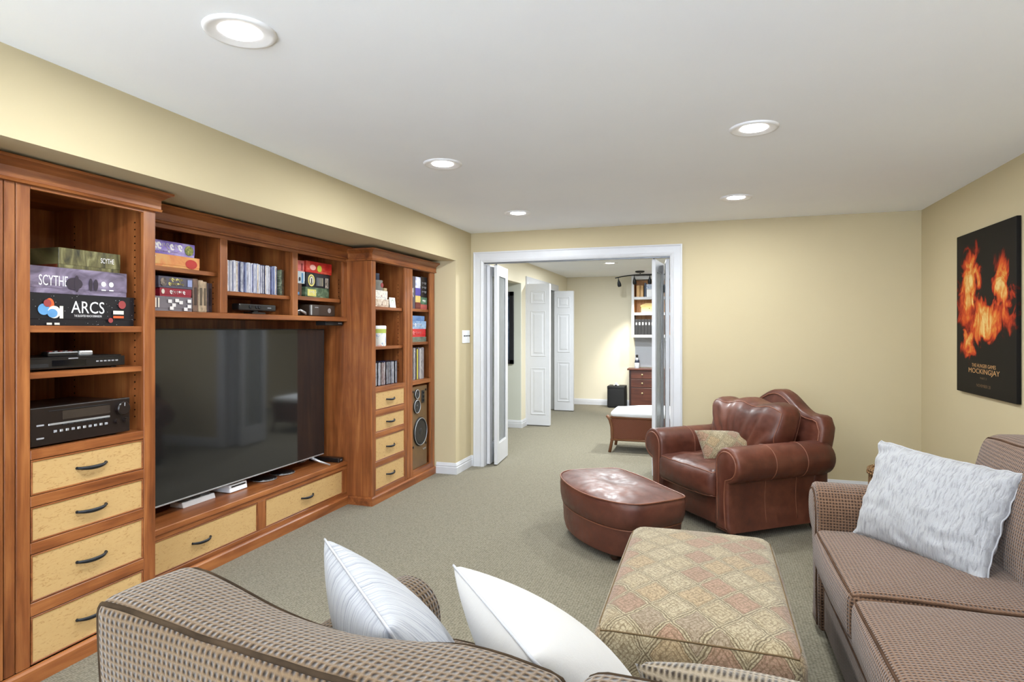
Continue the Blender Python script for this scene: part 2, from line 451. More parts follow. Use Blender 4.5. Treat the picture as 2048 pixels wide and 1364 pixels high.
CASP = [(0, 0), (0, .019), (.010, .021), (.018, .017), (.03, .0165), (.07, .0145), (.082, .020), (.093, .017), (.105, .010), (.105, 0)]
def casing(name, path, place):
    b = nbm(); sweep(b, CASP, path)
    for v in b.verts: v.co = place(*v.co)
    return struct(name, b, TRIM)
casing('trim_1', [(OX0 - .107, 0), (OX0 - .107, OZ + .098), (OX1 + .098, OZ + .098), (OX1 + .098, 0)], lambda a, c, d: (a, YF - d, c))
casing('trim_2', [(OX0 - .107, 0), (OX0 - .107, OZ + .098), (OX1 + .098, OZ + .098), (OX1 + .098, 0)], lambda a, c, d: (a, YF + .12 + d, c))
casing('trim_3', [(8.27, 0), (8.27, 2.11), (10.2, 2.11), (10.2, 0)], lambda a, c, d: (X2 + d, a, c))
b = nbm()
box(b, OX0 - .012, OX0, YF - .004, YF + .124, 0, OZ); box(b, OX1, OX1 + .012, YF - .004, YF + .124, 0, OZ); box(b, OX0 - .012, OX1 + .012, YF - .004, YF + .124, OZ, OZ + .012)
struct('trim_4', b, TRIM)
b = nbm(); box(b, X2 - .124, X2 + .002, 8.345, 8.362, 0, 2.03); box(b, X2 - .124, X2 + .002, 10.108, 10.125, 0, 2.03); box(b, X2 - .124, X2 + .002, 8.345, 10.125, 2.03, 2.04)
struct('trim_5', b, TRIM)
# door track under the head of the wide opening
bx('trim_6', OX0 + .01, OX1 - .01, YF + .04, YF + .075, OZ - .016, OZ - .001, plain('track_metal', (150, 152, 156), .4, .5, metal=.6), kind='structure')

# ------------------------------------------------------------------ recessed ceiling lights
LENS = NT('lit_lens', .4); em = LENS.n('Emission'); em.inputs[0].default_value = (1, .985, .96, 1); em.inputs[1].default_value = 14
LENS.l(em.outputs[0], LENS.t.nodes['Material Output'].inputs[0])
RINGM = plain('white_lamp_trim', (232, 232, 234), .45, .4, vary=0)
def downlight(x, y, label, watts):
    t = thing('ceiling_downlight', label, 'ceiling light', (x, y, ZC), group='recessed ceiling downlights')
    b = nbm(); lathe(b, [(.112, 0), (.110, -.006), (.103, -.010), (.094, -.009), (.066, -.001), (.062, -.0015), (.062, 0)], 40); make('trim_ring', b, RINGM, t, True, local=True, auto=50)
    b = nbm(); lathe(b, [(.061, -.001), (.061, -.004), (.05, -.006), (.0, -.0075)], 32); make('lens', b, LENS.m, t, True, local=True)
    L = bpy.data.lights.new('bulb', 'AREA'); L.shape = 'DISK'; L.size = .115; L.energy = watts; L.color = (.93, .98, 1.0); L.spread = math.radians(180)
    o = bpy.data.objects.new('bulb', L); COL.objects.link(o); o.parent = t; o.location = (0, 0, -.012)
    return t
for x, y, l in ((-1.43, 1.6, 'round ceiling downlight over the tall cabinet with the black-boxed games, largest in view'), (-1.455, 3.23, 'round ceiling downlight above the television, middle of the row along the cabinets'),
                (-1.48, 4.78, 'smallest round ceiling downlight, near the glass doors on the cabinet side'), (.21, 3.11, 'round ceiling downlight above the patterned ottoman, bigger of the two over the seating'),
                (.197, 4.70, 'round ceiling downlight above the leather armchair near the cream wall'), (.2, 1.55, 'round ceiling downlight above the sofas behind the picture edge'),
                (-1.42, 0.0, 'added round ceiling downlight, unseen behind the camera on the cabinet side'), (.2, 0.0, 'added round ceiling downlight, unseen behind the camera over the sofa back')):  # the two behind the camera are added for more light
    downlight(x, y, l, LAMP_W)
for x, y, l in ((-1.33, 8.75, 'thin ceiling downlight in the room beyond the glass doors'), (-.1, 7.2, 'ceiling downlight over the rattan bench in the room beyond'), (-1.33, 6.7, 'ceiling downlight just past the glass doors in the room beyond')):
    downlight(x, y, l, LAMP_W * 2.9)

# ------------------------------------------------------------------ light switch
t = thing('light_switch_plate', 'white multi-toggle light switch plate on the cream pier beside the doorway', 'light switch', (XS, 5.52, 1.285))
b = nbm(); box(b, 0, .007, -.092, .092, -.062, .062, .003, 2); make('wall_plate', b, WHITEP, t, local=True)
for i in range(4):
    y = -.066 + i * .044; b = nbm(); box(b, .006, .009, y - .008, y + .008, -.018, .018, .001); tg = make('toggle', b, WHITEP, t, local=True)
    b = nbm(); box(b, .008, .02, y - .005, y + .005, .002, .014, .002); make('lever', b, BLACKP if i != 1 else IRON, tg, local=True)
# ================================================================== the built-in cherry wall unit
FX, XB = -2.455, -3.035          # front face of the tall units, back of the unit
FT = -2.67                       # front face of the television unit
CROWN = [(0, 0), (.018, .002), (.021, .011), (.016, .015), (.017, .055), (.026, .062), (.036, .071), (.046, .078), (.055, .080), (.055, .091), (0, .091)]
PLINTH = [(0, 0), (.016, 0), (.016, .056), (.010, .064), (0, .066)]
def wb(name, x0, x1, y0, y1, z0, z1, parent, g, bev=.0018): return bx(name, x0, x1, y0, y1, z0, z1, WOOD[g], parent, bev)

def pull(y, z, x, parent, w=.125):
    b = nbm(); pts = []; rad = []
    for i in range(15):
        s = i / 14; q = 2 * s - 1
        pts.append((x + .004 + .020 * (1 - abs(q) ** 3), y + q * w / 2, z - .005 * (1 - q * q))); rad.append(.004 + .0024 * (1 - q * q))
    tube(b, pts, .006, 8, radii=rad, flat=1.35)
    for s in (-1, 1): lathe(b, [(.0065, 0), (.0065, .004), (.0045, .008)], 10, (x, y + s * w / 2, z), 0)
    return make('handle', b, IRON, parent, True, auto=45)

def drawer(parent, fx, y0, y1, z0, z1, n=1):
    g = .0025; d = bx('drawer', fx - .03, fx - .005, y0 + g, y1 - g, z0 + g, z1 - g, MAPLE, parent, .0008)
    b = nbm(); t = .006
    for a in ((y0 + g, y1 - g, z1 - g - t, z1 - g), (y0 + g, y1 - g, z0 + g, z0 + g + t), (y0 + g, y0 + g + t, z0 + g + t, z1 - g - t), (y1 - g - t, y1 - g, z0 + g + t, z1 - g - t)):
        box(b, fx - .028, fx - .001, *a, .001)
    make('bead_edge', b, WOOD[1], d); pull((y0 + y1) / 2, (z0 + z1) / 2, fx - .005, d)
    bx('drawer_cavity', fx - .05, fx - .035, y0 - .004, y1 + .004, z0 - .004, z1 + .004, DARKHOLE, d, 0)
    return d

def pin_holes(parent, y, xs, z0, z1):
    b = nbm(); z = z0
    while z < z1:
        for x in xs: lathe(b, [(.0035, y - .0012), (.0035, y + .001)], 8, (x, 0, z), 1)
        z += .032
    return make('shelf_pin_hole', b, DARKHOLE, parent, kind='stuff')

# ---- tall cabinet beside the camera
T = thing('media_cabinet', 'tall cherry cabinet with three board games on top and four maple drawers, nearest the camera', 'cabinet', (-2.74, 1.75, 0))
wb('side_panel', XB, FX - .02, 1.29, 1.31, 0, 1.93, T, 2); wb('side_panel', XB, FX - .02, 2.153, 2.200, 0, 1.93, T, 2)
wb('back_panel', XB - .012, XB, 1.29, 2.2, 0, 1.93, T, 2); wb('top_panel', XB, FX - .02, 1.31, 2.153, 1.925, 1.945, T, 1)
for y0, y1 in ((1.29, 1.4), (1.403, 1.48), (1.483, 1.559), (1.562, 1.599), (1.602, 1.653)): wb('stile_board', FX - .02, FX, y0, y1, .066, 1.93, T, 2, .003)
wb('stile', FX - .02, FX, 2.143, 2.205, .066, 1.93, T, 2)
wb('interior_partition', XB, FX - .02, 1.62, 1.64, .06, 1.925, T, 2)
wb('top_rail', FX - .02, FX, 1.653, 2.143, 1.888, 1.93, T, 1)
for z, th in ((1.367, .027), (1.185, .024)): wb('shelf', XB, FX - .012, 1.64, 2.153, z - th, z, T, 1)
wb('counter_board', XB, FX, 1.653, 2.143, .853, .89, T, 1); wb('counter_board', XB, FX - .02, 1.64, 2.153, .86, .8895, T, 1)
for z0, z1 in ((.673, .714), (.492, .535), (.255, .305)): wb('rail', FX - .02, FX, 1.653, 2.143, z0, z1, T, 1)
for z0, z1 in ((.714, .853), (.535, .673), (.305, .492), (.068, .255)): drawer(T, FX, 1.653, 2.143, z0, z1)
b = nbm(); sweep(b, PLINTH, [(FX, 1.29), (FX, 2.207)]); make('plinth', b, WOOD[1], T)
b = nbm(); sweep(b, [(o, z + 1.899) for o, z in CROWN], [(FX, 1.29), (FX, 2.205), (XB, 2.205)]); make('crown_molding', b, WOOD[1], T)
pin_holes(T, 2.153, (-2.52, -2.9), .95, 1.86)

# ---- television unit
V = thing('television_cabinet', 'cherry unit with cubbies over the television and two wide maple drawers below', 'cabinet', (-2.85, 3.15, 0))
wb('back_panel', XB - .012, XB, 2.207, 4.126, 0, 1.93, V, 2); wb('top_panel', XB, FT - .02, 2.207, 4.126, 1.925, 1.945, V, 1)
wb('base_board', XB, FT + .008, 2.207, 4.126, .302, .335, V, 1, .003); wb('rail', FT - .02, FT, 2.207, 4.126, .275, .302, V, 1); wb('rail', FT - .02, FT, 2.207, 4.126, .06, .094, V, 1)
for y0, y1 in ((2.207, 2.26), (3.138, 3.208), (4.070, 4.126)): wb('stile', FT - .02, FT, y0, y1, .094, .275, V, 2)
drawer(V, FT, 2.26, 3.138, .094, .275); drawer(V, FT, 3.208, 4.070, .094, .275)
b = nbm(); sweep(b, PLINTH, [(FT, 2.207), (FT, 4.126)]); make('plinth', b, WOOD[1], V)
wb('bridge_board', XB, FT + .005, 2.207, 4.126, 1.416, 1.449, V, 1, .003)
for y0, y1 in ((2.207, 2.262), (2.832, 2.887), (3.475, 3.530), (4.072, 4.126)): wb('stile', FT - .02, FT, y0, y1, 1.449, 1.876, V, 2)
for y0, y1 in ((2.207, 2.225), (2.850, 2.870), (3.492, 3.512), (4.106, 4.126)): wb('divider', XB, FT - .02, y0, y1, 1.449, 1.925, V, 2)
wb('top_rail', FT - .02, FT, 2.207, 4.126, 1.876, 1.93, V, 1)
wb('shelf', XB, FT - .035, 2.225, 2.850, 1.659, 1.683, V, 1); wb('shelf', XB, FT - .03, 2.870, 3.492, 1.556, 1.581, V, 1); wb('shelf', XB, FT - .03, 3.512, 4.106, 1.560, 1.587, V, 1)
b = nbm(); sweep(b, [(o, z + 1.896) for o, z in CROWN], [(FT, 2.207), (FT, 4.126)]); make('crown_molding', b, WOOD[1], V)
pin_holes(V, 2.850, (-2.74,), 1.5, 1.64); pin_holes(V, 4.106, (-2.73,), 1.61, 1.75)

# ---- tall cabinet beside the doorway
R = thing('media_cabinet', 'tall cherry cabinet with four small maple drawers and a loudspeaker bay, beside the doorway', 'cabinet', (-2.74, 4.7, 0))
wb('side_panel', XB, FX, 4.128, 4.150, 0, 1.93, R, 2); wb('side_panel', XB, FX, 5.230, 5.262, 0, 1.93, R, 2)
wb('back_panel', XB - .012, XB, 4.128, 5.262, 0, 1.93, R, 2); wb('top_panel', XB, FX - .02, 4.15, 5.23, 1.925, 1.945, R, 1)
wb('stile', FX - .02, FX + .002, 4.130, 4.188, .066, 1.93, R, 2)
for y0, y1 in ((4.669, 4.715), (4.718, 4.764), (4.767, 4.815)): wb('stile_board', FX - .02, FX, y0, y1, .066, 1.93, R, 2, .003)
wb('stile', FX - .02, FX, 5.175, 5.232, .066, 1.93, R, 2)
wb('partition', XB, FX - .02, 4.69, 4.79, .06, 1.925, R, 2)
wb('top_rail', FX - .02, FX, 4.188, 4.669, 1.882, 1.93, R, 1); wb('top_rail', FX - .02, FX, 4.815, 5.175, 1.882, 1.93, R, 1)
for z in (1.536, 1.22): wb('shelf', XB, FX - .025, 4.15, 4.69, z - .025, z, R, 1)
for z in (1.54, 1.242): wb('shelf', XB, FX - .025, 4.79, 5.23, z - .025, z, R, 1)
for y0, y1, a, c in ((4.188, 4.669, 4.15, 4.69), (4.815, 5.175, 4.79, 5.23)):
    wb('counter_board', FX - .02, FX, y0, y1, .866, .903, R, 1); wb('counter_board', XB, FX - .02, a, c, .87, .9025, R, 1)
for z0, z1 in ((.680, .722), (.508, .549), (.283, .321)): wb('rail', FX - .02, FX, 4.188, 4.669, z0, z1, R, 1)
wb('rail', FX - .02, FX, 4.188, 4.669, .06, .1, R, 1); wb('bay_floor', XB, FX - .02, 4.79, 5.23, .06, .112, R, 1); wb('rail', FX - .02, FX, 4.815, 5.175, .06, .112, R, 1)
for z0, z1 in ((.722, .866), (.549, .680), (.321, .508), (.1, .283)): drawer(R, FX, 4.188, 4.669, z0, z1)
b = nbm(); sweep(b, PLINTH, [(-2.655, 4.128), (FX, 4.128), (FX, 5.262)]); make('plinth', b, WOOD[1], R)
b = nbm(); sweep(b, [(o, z + 1.884) for o, z in CROWN], [(XB, 4.128), (FX, 4.128), (FX, 5.262)]); make('crown_molding', b, WOOD[1], R)
pin_holes(R, 4.69, (-2.53,), 1.0, 1.75)
# ================================================================== things on the shelves
LETW = plain('white_print', (238, 236, 238), .5, .3, vary=0); LETS = plain('grey_print', (150, 150, 155), .5, .3, vary=0); LETY = plain('yellow_print', (226, 214, 130), .5, .3, vary=0)
YD, UD = (0, 1, 0), (0, 0, 1)
def rect(xf, u0, v0, u1, v1):
    a, c = px(0, xf, u0, v0), px(0, xf, u1, v1); return a.y, c.y, c.z, a.z
def gbox(name, label, xf, dep, y0, y1, z0, z1, mat, lid=None, group=None, rz=0, cat='board game', lidf=.8, up=True):
    """box with a lid sleeve; xf is its front face"""
    cy = (y0 + y1) / 2
    t = thing(name, label, cat, (xf - dep / 2, cy, z0), rz, group)
    hx, hy, h = dep / 2, (y1 - y0) / 2, z1 - z0
    bx('tray', -hx + .0015, hx - .0015, -hy + .0015, hy - .0015, 0, h * .5, mat, t, .001, local=True)
    bx('lid', -hx, hx, -hy, hy, h * (1 - lidf), h, lid or mat, t, .0015, local=True); return t
def let(body, t, y, z, w, h, mat=LETW, **k):
    hx = max(v.co.x for v in [c for c in t.children if c.name.startswith('lid')][0].data.vertices)
    return lettering(body, mat, t, (hx, y, z), YD, UD, w, h, local=True, **k)
def patch(t, y, z, w, h, mat, name='print_patch', rnd=0):
    hx = max(v.co.x for v in [c for c in t.children if c.name.startswith('lid')][0].data.vertices)
    b = nbm(); hx += .0005 * len(t.children)
    if rnd: lathe(b, [(1, 0), (1, .0006)], 20, (0, 0, 0), 0); bmesh.ops.scale(b, vec=(1, w / 2, h / 2), verts=b.verts); bmesh.ops.translate(b, vec=(hx, y, z), verts=b.verts)
    else: box(b, hx - .0003, hx + .0006, y - w / 2, y + w / 2, z - h / 2, z + h / 2, 0)
    return make(name, b, mat, t, local=True)
def scrawl(t, y, z, w, h, mat, n=7):
    """illegible title print: a run of short strokes"""
    hx = max(v.co.x for v in [c for c in t.children if c.name.startswith('lid')][0].data.vertices); b = nbm(); r = random.Random(n * 31 + int(w * 1000))
    for i in range(n):
        c = y - w / 2 + w * (i + .5) / n; hh = h * r.uniform(.65, 1)
        pts = [(hx + .0007, c + w / n * .38 * math.cos(a + r.random()), z + hh / 2 * math.sin(a)) for a in [k * 2 * PI / 9 for k in range(r.choice((6, 8, 9)))]]
        tube(b, pts, min(w / n, h) * .19, 4, flat=.2)
    return make('title_print', b, mat, t, local=True)

# ---- tall cabinet: three games
BOXBLK = NT('starry_black_print', .35, .4); vv = BOXBLK.coord('Object'); vo = BOXBLK.n('TexVoronoi'); vo.inputs['Scale'].default_value = 70; BOXBLK.l(vv, vo.inputs['Vector'])
BOXBLK.color(BOXBLK.ramp(vo.outputs['Distance'], [(.05, srgb(225, 225, 230)), (.11, srgb(22, 21, 26)), (1, srgb(26, 25, 30))]))
y0, y1, z0, z1 = rect(-2.50, 61, 583, 268, 592); z1 = 1.367 + .122
g1 = gbox('board_game_box', 'large black starry board game box lettered ARCS, bottom of the stack in the tall cabinet', -2.495, .36, 1.662, 2.128, 1.367, 1.367 + .130, BOXBLK.m, group='games in the tall cabinet')
let('ARCS', g1, .015, .078, .145, .05); let('THE BLIGHTED REACH EXPANSION', g1, .015, .042, .12, .009)
OR = plain('orange_print', (214, 96, 52), .4, .3); BL = plain('sky_blue_print', (96, 148, 196), .4, .3); RD = plain('dull_red_print', (150, 66, 66), .4, .3); CRM = plain('cream_print', (226, 220, 206), .4, .3)
for yy, zz, ww, hh, m, rr in ((-.145, .085, .035, .05, OR, 1), (-.168, .065, .045, .045, BL, 1), (-.128, .055, .05, .05, CRM, 1), (-.135, .05, .04, .035, BL, 1), (-.1, .055, .014, .05, CRM, 0), (-.155, .09, .03, .03, RD, 1), (.168, .095, .036, .036, RD, 1), (.15, .06, .05, .016, CRM, 0), (.15, .04, .05, .01, OR, 0), (.112, .025, .022, .022, RD, 1), (-.15, .008, .02, .008, CRM, 0), (-.12, .008, .02, .008, CRM, 0)): patch(g1, yy, zz, ww, hh, m, rnd=rr)
g2 = gbox('board_game_box', 'grey-purple board game box lettered SCYTHE, middle of the stack in the tall cabinet', -2.505, .34, 1.672, 2.10, 1.497, 1.604, art('mauve_landscape_print', [(66, 58, 70), (118, 106, 128), (160, 148, 172)], (4, 9, 16)), group='games in the tall cabinet')
let('SCYTHE', g2, -.112, .052, .115, .042)
for yy in (.10, .135): patch(g2, yy, .052, .022, .022, LETW, rnd=1); patch(g2, yy, .026, .02, .005, LETW)
DK = plain('dark_machine_print', (56, 48, 58), .4, .3)
for yy, ww, hh in ((-.03, .07, .05), (-.02, .02, .07), (.04, .016, .055), (.062, .02, .05)): patch(g2, yy, .045, ww, hh, DK, rnd=1)
g3 = gbox('board_game_box', 'olive forest-picture board game box lettered SCYTHE with a red-brown side, top of the stack', -2.53, .22, 1.812, 2.088, 1.604, 1.690, art('forest_print', [(44, 42, 30), (104, 98, 62), (150, 146, 104)], (4, 30, 9)), group='games in the tall cabinet')
let('SCYTHE', g3, .075, .05, .062, .022); bx('side_print', -.1, .1, -.1375, -.1362, .003, .079, art('red_brown_print', [(58, 24, 18), (120, 58, 38), (170, 110, 80)]), g3, 0, local=True)

# ---- disc player with remote on top
t = thing('disc_player', 'slim black disc player on the middle shelf of the tall cabinet', 'disc player', (-2.66, 1.88, 1.185))
bx('case', -.15, .14, -.215, .205, .006, .056, BLACKP, t, .002, local=True); bx('face_plate', .14, .152, -.215, .212, .008, .05, BLACKP, t, .002, local=True)
bx('disc_tray', .150, .1545, -.21, -.125, .014, .03, BLACKM, t, .001, local=True); bx('display', .150, .153, -.11, .03, .018, .042, plain('smoked_glass', (12, 12, 16), .08), t, 0, local=True)
for i in range(6): bx('button', .150, .1545, .075 + i * .018, .086 + i * .018, .028, .034, LETS, t, .0005, local=True)
bx('logo_bar', .152, .1545, -.045, -.005, .046, .05, LETS, t, 0, local=True)
for a in (-.12, .12):
    for c in (-.18, .18): b = nbm(); lathe(b, [(.012, 0), (.012, .006)], 12, (a, c, 0)); make('foot', b, BLACKM, t, local=True)
t = thing('remote_control', 'black remote control with a silver end lying on the disc player', 'remote control', (-2.565, 1.865, 1.241), .06)
b = nbm(); box(b, -.02, .02, -.09, .045, 0, .02, .006, 2); make('case', b, BLACKP, t, local=True)
b = nbm(); box(b, -.021, .021, .045, .11, 0, .021, .006, 2); make('battery_cover', b, SILVER, t, local=True)
for i in range(5): bx('button', -.01, .01, -.075 + i * .022, -.063 + i * .022, .019, .0225, LETS if i % 2 else RD, t, .001, local=True)

# ---- receiver
t = thing('stereo_receiver', 'big black stereo receiver with volume knob on the lowest open shelf of the tall cabinet', 'receiver', (-2.64, 1.875, .89))
RBK = plain('receiver_black', (30, 22, 20), .28, .5); DSP = plain('receiver_display', (58, 50, 44), .12, .5)
bx('case', -.17, .15, -.2, .2, .012, .152, RBK, t, .003, local=True); bx('face_plate', .15, .168, -.212, .212, .008, .158, RBK, t, .004, local=True, seg=2)
bx('display', .166, .1695, -.09, .115, .1, .135, DSP, t, 0, local=True); bx('trim_line', .166, .170, -.145, .115, .082, .09, SILVER, t, .001, local=True)
bx('trim_line', .166, .170, -.145, .115, .138, .141, BLACKM, t, .0005, local=True)
for i in range(10): bx('button', .166, .172, -.125 + i * .024, -.113 + i * .024, .052, .062, SILVER if i % 3 else LETS, t, .001, local=True)
for i in range(8): bx('button', .166, .1715, -.09 + i * .026, -.072 + i * .026, .076, .082, BLACKM, t, .001, local=True)
bx('logo_print', .167, .1695, -.19, -.162, .085, .091, LETS, t, 0, local=True); bx('logo_print', .167, .1695, -.19, -.162, .034, .04, LETS, t, 0, local=True)
b = nbm(); lathe(b, [(.03, 0), (.03, .018), (.026, .022), (.0, .022)], 28, (.168, .168, .115), 0); kn = make('volume_knob', b, RBK, t, True, local=True, auto=40)
b = nbm(); box(b, .1885, .1905, .166, .170, .125, .14); make('pointer', b, LETS, kn, local=True)
for a in (.145, .188): b = nbm(); lathe(b, [(.011, 0), (.010, .014), (.0, .014)], 16, (.168, a, .06), 0); make('knob', b, RBK, t, True, local=True, auto=40)
for a in (-.13, .12):
    for c in (-.16, .16): b = nbm(); lathe(b, [(.016, 0), (.018, .012)], 14, (a, c, 0)); make('foot', b, BLACKM, t, local=True)

# ---- television
TX = -2.80
t = thing('television', 'large black flat-screen television with a thin silver edge standing in the cherry unit', 'television', (TX, 3.155, .335))
SCR = NT('tv_screen', .06, .75, srgb(30, 31, 32)); ZB = .068; ZT = 1.357 - .335
bx('back_shell', -.05, -.005, -.81, .81, ZB + .05, ZT - .06, BLACKM, t, .01, local=True, seg=2)
bx('screen', -.012, .008, -.840, .840, ZB + .008, ZT - .006, SCR.m, t, .001, local=True)
b = nbm(); box(b, -.016, .010, -.846, .846, ZB, ZB + .008, .001); make('bottom_bezel', b, SILVER, t, local=True)
b = nbm(); box(b, -.016, .010, -.846, .846, ZT - .006, ZT, .001); box(b, -.016, .010, -.846, -.840, ZB, ZT, .001); box(b, -.016, .010, .840, .846, ZB, ZT, .001); make('bezel', b, IRON, t, local=True)
for s in (-1, 1):
    b = nbm(); tube(b, [(-.01, s * .70, ZB + .002), (.05, s * .735, .034), (.115, s * .77, .007)], .008, 8, radii=[.012, .009, .006]); f = make('foot', b, SILVER, t, True, local=True)
    b = nbm(); tube(b, [(-.02, s * .70, ZB + .002), (-.08, s * .72, .034), (-.15, s * .74, .008)], .008, 8, radii=[.012, .009, .007]); make('rear_strut', b, SILVER, f, True, local=True)

# ---- things round the television foot
t = thing('game_console', 'white game console with a dark slot on the ledge under the television', 'game console', (-2.90, 3.14, .335))
b = nbm(); prism(b, [(-.11, .004), (.085, .004), (.078, .050), (-.11, .050)], 1, -.075, .075); bmesh.ops.bevel(b, geom=b.edges[:], offset=.003, segments=2, affect='EDGES'); make('case', b, WHITEP, t, local=True)
bx('disc_slot', .0785, .0825, -.06, .06, .033, .041, BLACKM, t, 0, local=True)
bx('stand', -.10, .05, -.06, .06, 0, .006, SILVER, t, .001, local=True)
t = thing('controller_dock', 'white dock with grey game pads on the ledge under the television, nearest the camera', 'controller dock', (-2.885, 2.85, .335))
b = nbm(); prism(b, [(-.05, 0), (.05, 0), (.04, .03), (-.05, .03)], 1, -.12, .12); bmesh.ops.bevel(b, geom=b.edges[:], offset=.003, segments=1, affect='EDGES'); make('tray', b, WHITEP, t, local=True)
for i in range(3): b = nbm(); lathe(b, [(.0, .026), (.034, .028), (.036, .036), (.028, .046), (.0, .048)], 18, (.0, -.075 + i * .075, 0)); make('game_pad', b, plain('grey_rubber', (92, 94, 96), .6), t, True, local=True)
for i, (y, l) in enumerate(((3.43, 'black round cable puck on the ledge beside the white game console'), (3.62, 'black round cable puck on the ledge midway along the television'))):
    t = thing('cable_puck', l, 'puck', (-2.87, y, .335), group='round pucks under the television')
    b = nbm(); lathe(b, [(.078, 0), (.084, .006), (.08, .014), (.05, .02), (.0, .021)], 32); make('body', b, BLACKP, t, True, local=True, auto=40)
    b = nbm(); tube(b, [(.084 * math.cos(a), .084 * math.sin(a), .006) for a in [k * 2 * PI / 40 for k in range(40)]], .0022, 6, True); make('chrome_ring', b, SILVER, t, True, local=True)
t = thing('sound_bar', 'low black bar at the far end of the ledge beside the television foot', 'sound bar', (-2.80, 4.06, .335), -.0)
b = nbm(); box(b, -.15, .12, -.03, .03, 0, .034, .006, 2); make('case', b, BLACKP, t, local=True)
for i in range(2): b = nbm(); lathe(b, [(.004, 0), (.004, .002)], 10, (.12, -.008 + i * .014, .018), 0); make('indicator', b, LETS, t, local=True)
t = thing('sensor_strip', 'flat black strip fixed under the bridge shelf at the doorway end', 'strip', (-2.72, 3.99, 1.385))
b = nbm(); box(b, -.06, .03, -.11, .11, 0, .031, .004, 1); make('case', b, BLACKM, t, local=True)
for i in range(3): bx('mark', .03, .031, .05 + i * .016, .058 + i * .016, .012, .02, LETS, t, 0, local=True)

# ---- cubbies over the television
g = gbox('board_game_box', 'bright purple game box with white title at the top of the first cubby', -2.735, .2, 2.36, 2.712, 1.751, 1.824, art('purple_print', [(92, 74, 160), (140, 120, 200), (206, 196, 232)], (4, 6, 10)), group='games over the television')
scrawl(g, -.03, .043, .24, .036, LETW, 9); scrawl(g, -.02, .016, .16, .011, LETW, 10); patch(g, .135, .036, .06, .055, art('green_creature_print', [(46, 60, 40), (120, 130, 60), (190, 180, 90)], (9, 60, 60)), rnd=1)
g = gbox('board_game_box', 'flat orange and cream game box under the purple one in the first cubby', -2.728, .21, 2.30, 2.740, 1.683, 1.751, art('orange_print_box', [(226, 190, 120), (226, 150, 90), (180, 60, 40)], (4, 7, 6)), group='games over the television')
patch(g, .16, .03, .08, .05, plain('scarlet_print', (190, 44, 36), .4), rnd=1); scrawl(g, -.12, .05, .1, .03, CRM, 4)
g = gbox('board_game_box', 'dark slate game box with a robed figure, topping the first cubby lower stack', -2.735, .2, 2.475, 2.698, 1.575, 1.636, plain('slate_print', (84, 80, 98), .4), group='games over the television')
scrawl(g, .0, .043, .09, .02, LETY, 6); scrawl(g, .0, .021, .10, .018, LETY, 7); patch(g, -.082, .03, .04, .045, art('robe_print', [(40, 36, 40), (110, 100, 96), (190, 170, 150)], (9, 50, 50)), rnd=1); patch(g, .088, .032, .03, .038, plain('lilac_print', (150, 160, 206), .4))
g = gbox('board_game_box', 'crimson game box in the middle of the lower stack in the first cubby', -2.74, .19, 2.487, 2.694, 1.529, 1.575, plain('crimson_print', (150, 34, 54), .4), group='games over the television')
scrawl(g, .01, .024, .10, .022, LETW, 7); patch(g, -.085, .026, .02, .026, CRM, rnd=1)
g = gbox('board_game_box', 'grey game box with white cards printed on it at the bottom of the first cubby', -2.735, .2, 2.35, 2.695, 1.449, 1.529, plain('warm_grey_print', (122, 116, 124), .4), group='games over the television')
for i in range(6): patch(g, -.14 + i * .018, .045, .009, .05, CRM)
for yy, zz in ((.02, .055), (.045, .035), (.065, .06), (.03, .018), (.09, .05), (.145, .06), (.145, .03), (.12, .015)): patch(g, yy, zz, .024, .018, LETW)
for i, (y0, y1, c, l) in enumerate(((2.703, 2.738, (120, 96, 84), 'thin taupe box standing on end right of the grey game'), (2.740, 2.772, (176, 156, 132), 'thin beige box standing on end, first of the two beige ones'), (2.774, 2.803, (184, 162, 136), 'thin beige box standing on end, second of the two beige ones'), (2.805, 2.838, (74, 60, 64), 'thin dark box standing on end beside the cubby divider'))):
    g = gbox('game_case', l, -2.74 + .004 * (i % 2), .18, y0, y1, 1.449, 1.638 - .006 * i, art('case_print_%d' % i, [tuple(int(q * .7) for q in c), c, tuple(min(255, int(q * 1.2)) for q in c)], (9, 40, 20)), group='thin boxes standing in the first cubby', lidf=.97)
    patch(g, 0, .09, (y1 - y0) * .5, .1, plain('spine_print_%d' % i, tuple(int(q * .55) for q in c), .5), 'spine_print')

# disc cases in the middle cubby
def disc_cases(y, yend, z, xf, hs, label, group, pal, seed, w=(.013, .02)):
    r = random.Random(seed); cache = {}; k = 0
    while True:
        ww = r.choice([w[0], (w[0] + w[1]) / 2, w[1]]); h = r.choice(hs)
        if y + ww > yend: break
        key = (ww, h)
        if key not in cache:
            b = nbm(); box(b, -.135, 0, -ww / 2 + .0008, ww / 2 - .0008, 0, h, .0018, 1); m0 = bpy.data.meshes.new('disc_case'); bmesh.ops.recalc_face_normals(b, faces=b.faces); b.to_mesh(m0); b.free(); m0.materials.append(None)
            b = nbm(); box(b, -.0004, .0006, -ww / 2 + .003, ww / 2 - .003, .006, h - .006, 0); m1 = bpy.data.meshes.new('spine_label'); bmesh.ops.recalc_face_normals(b, faces=b.faces); b.to_mesh(m1); b.free(); m1.materials.append(None)
            cache[key] = (m0, m1)
        m0, m1 = cache[key]; o = bpy.data.objects.new('disc_case', m0); COL.objects.link(o)
        o.location = (xf - r.choice((0, 0, .004, .008)), y + ww / 2, z); tag(o, label, 'disc case', group)
        s = bpy.data.objects.new('spine_label', m1); COL.objects.link(s); s.parent = o
        for ob, mm in ((o, r.choice(pal[0])), (s, r.choice(pal[1]))): ob.material_slots[0].link = 'OBJECT'; ob.material_slots[0].material = mm
        y += ww + .0006; k += 1
def spine(name, a, c): return art(name, [a, c], (4, 60, 26), .3)
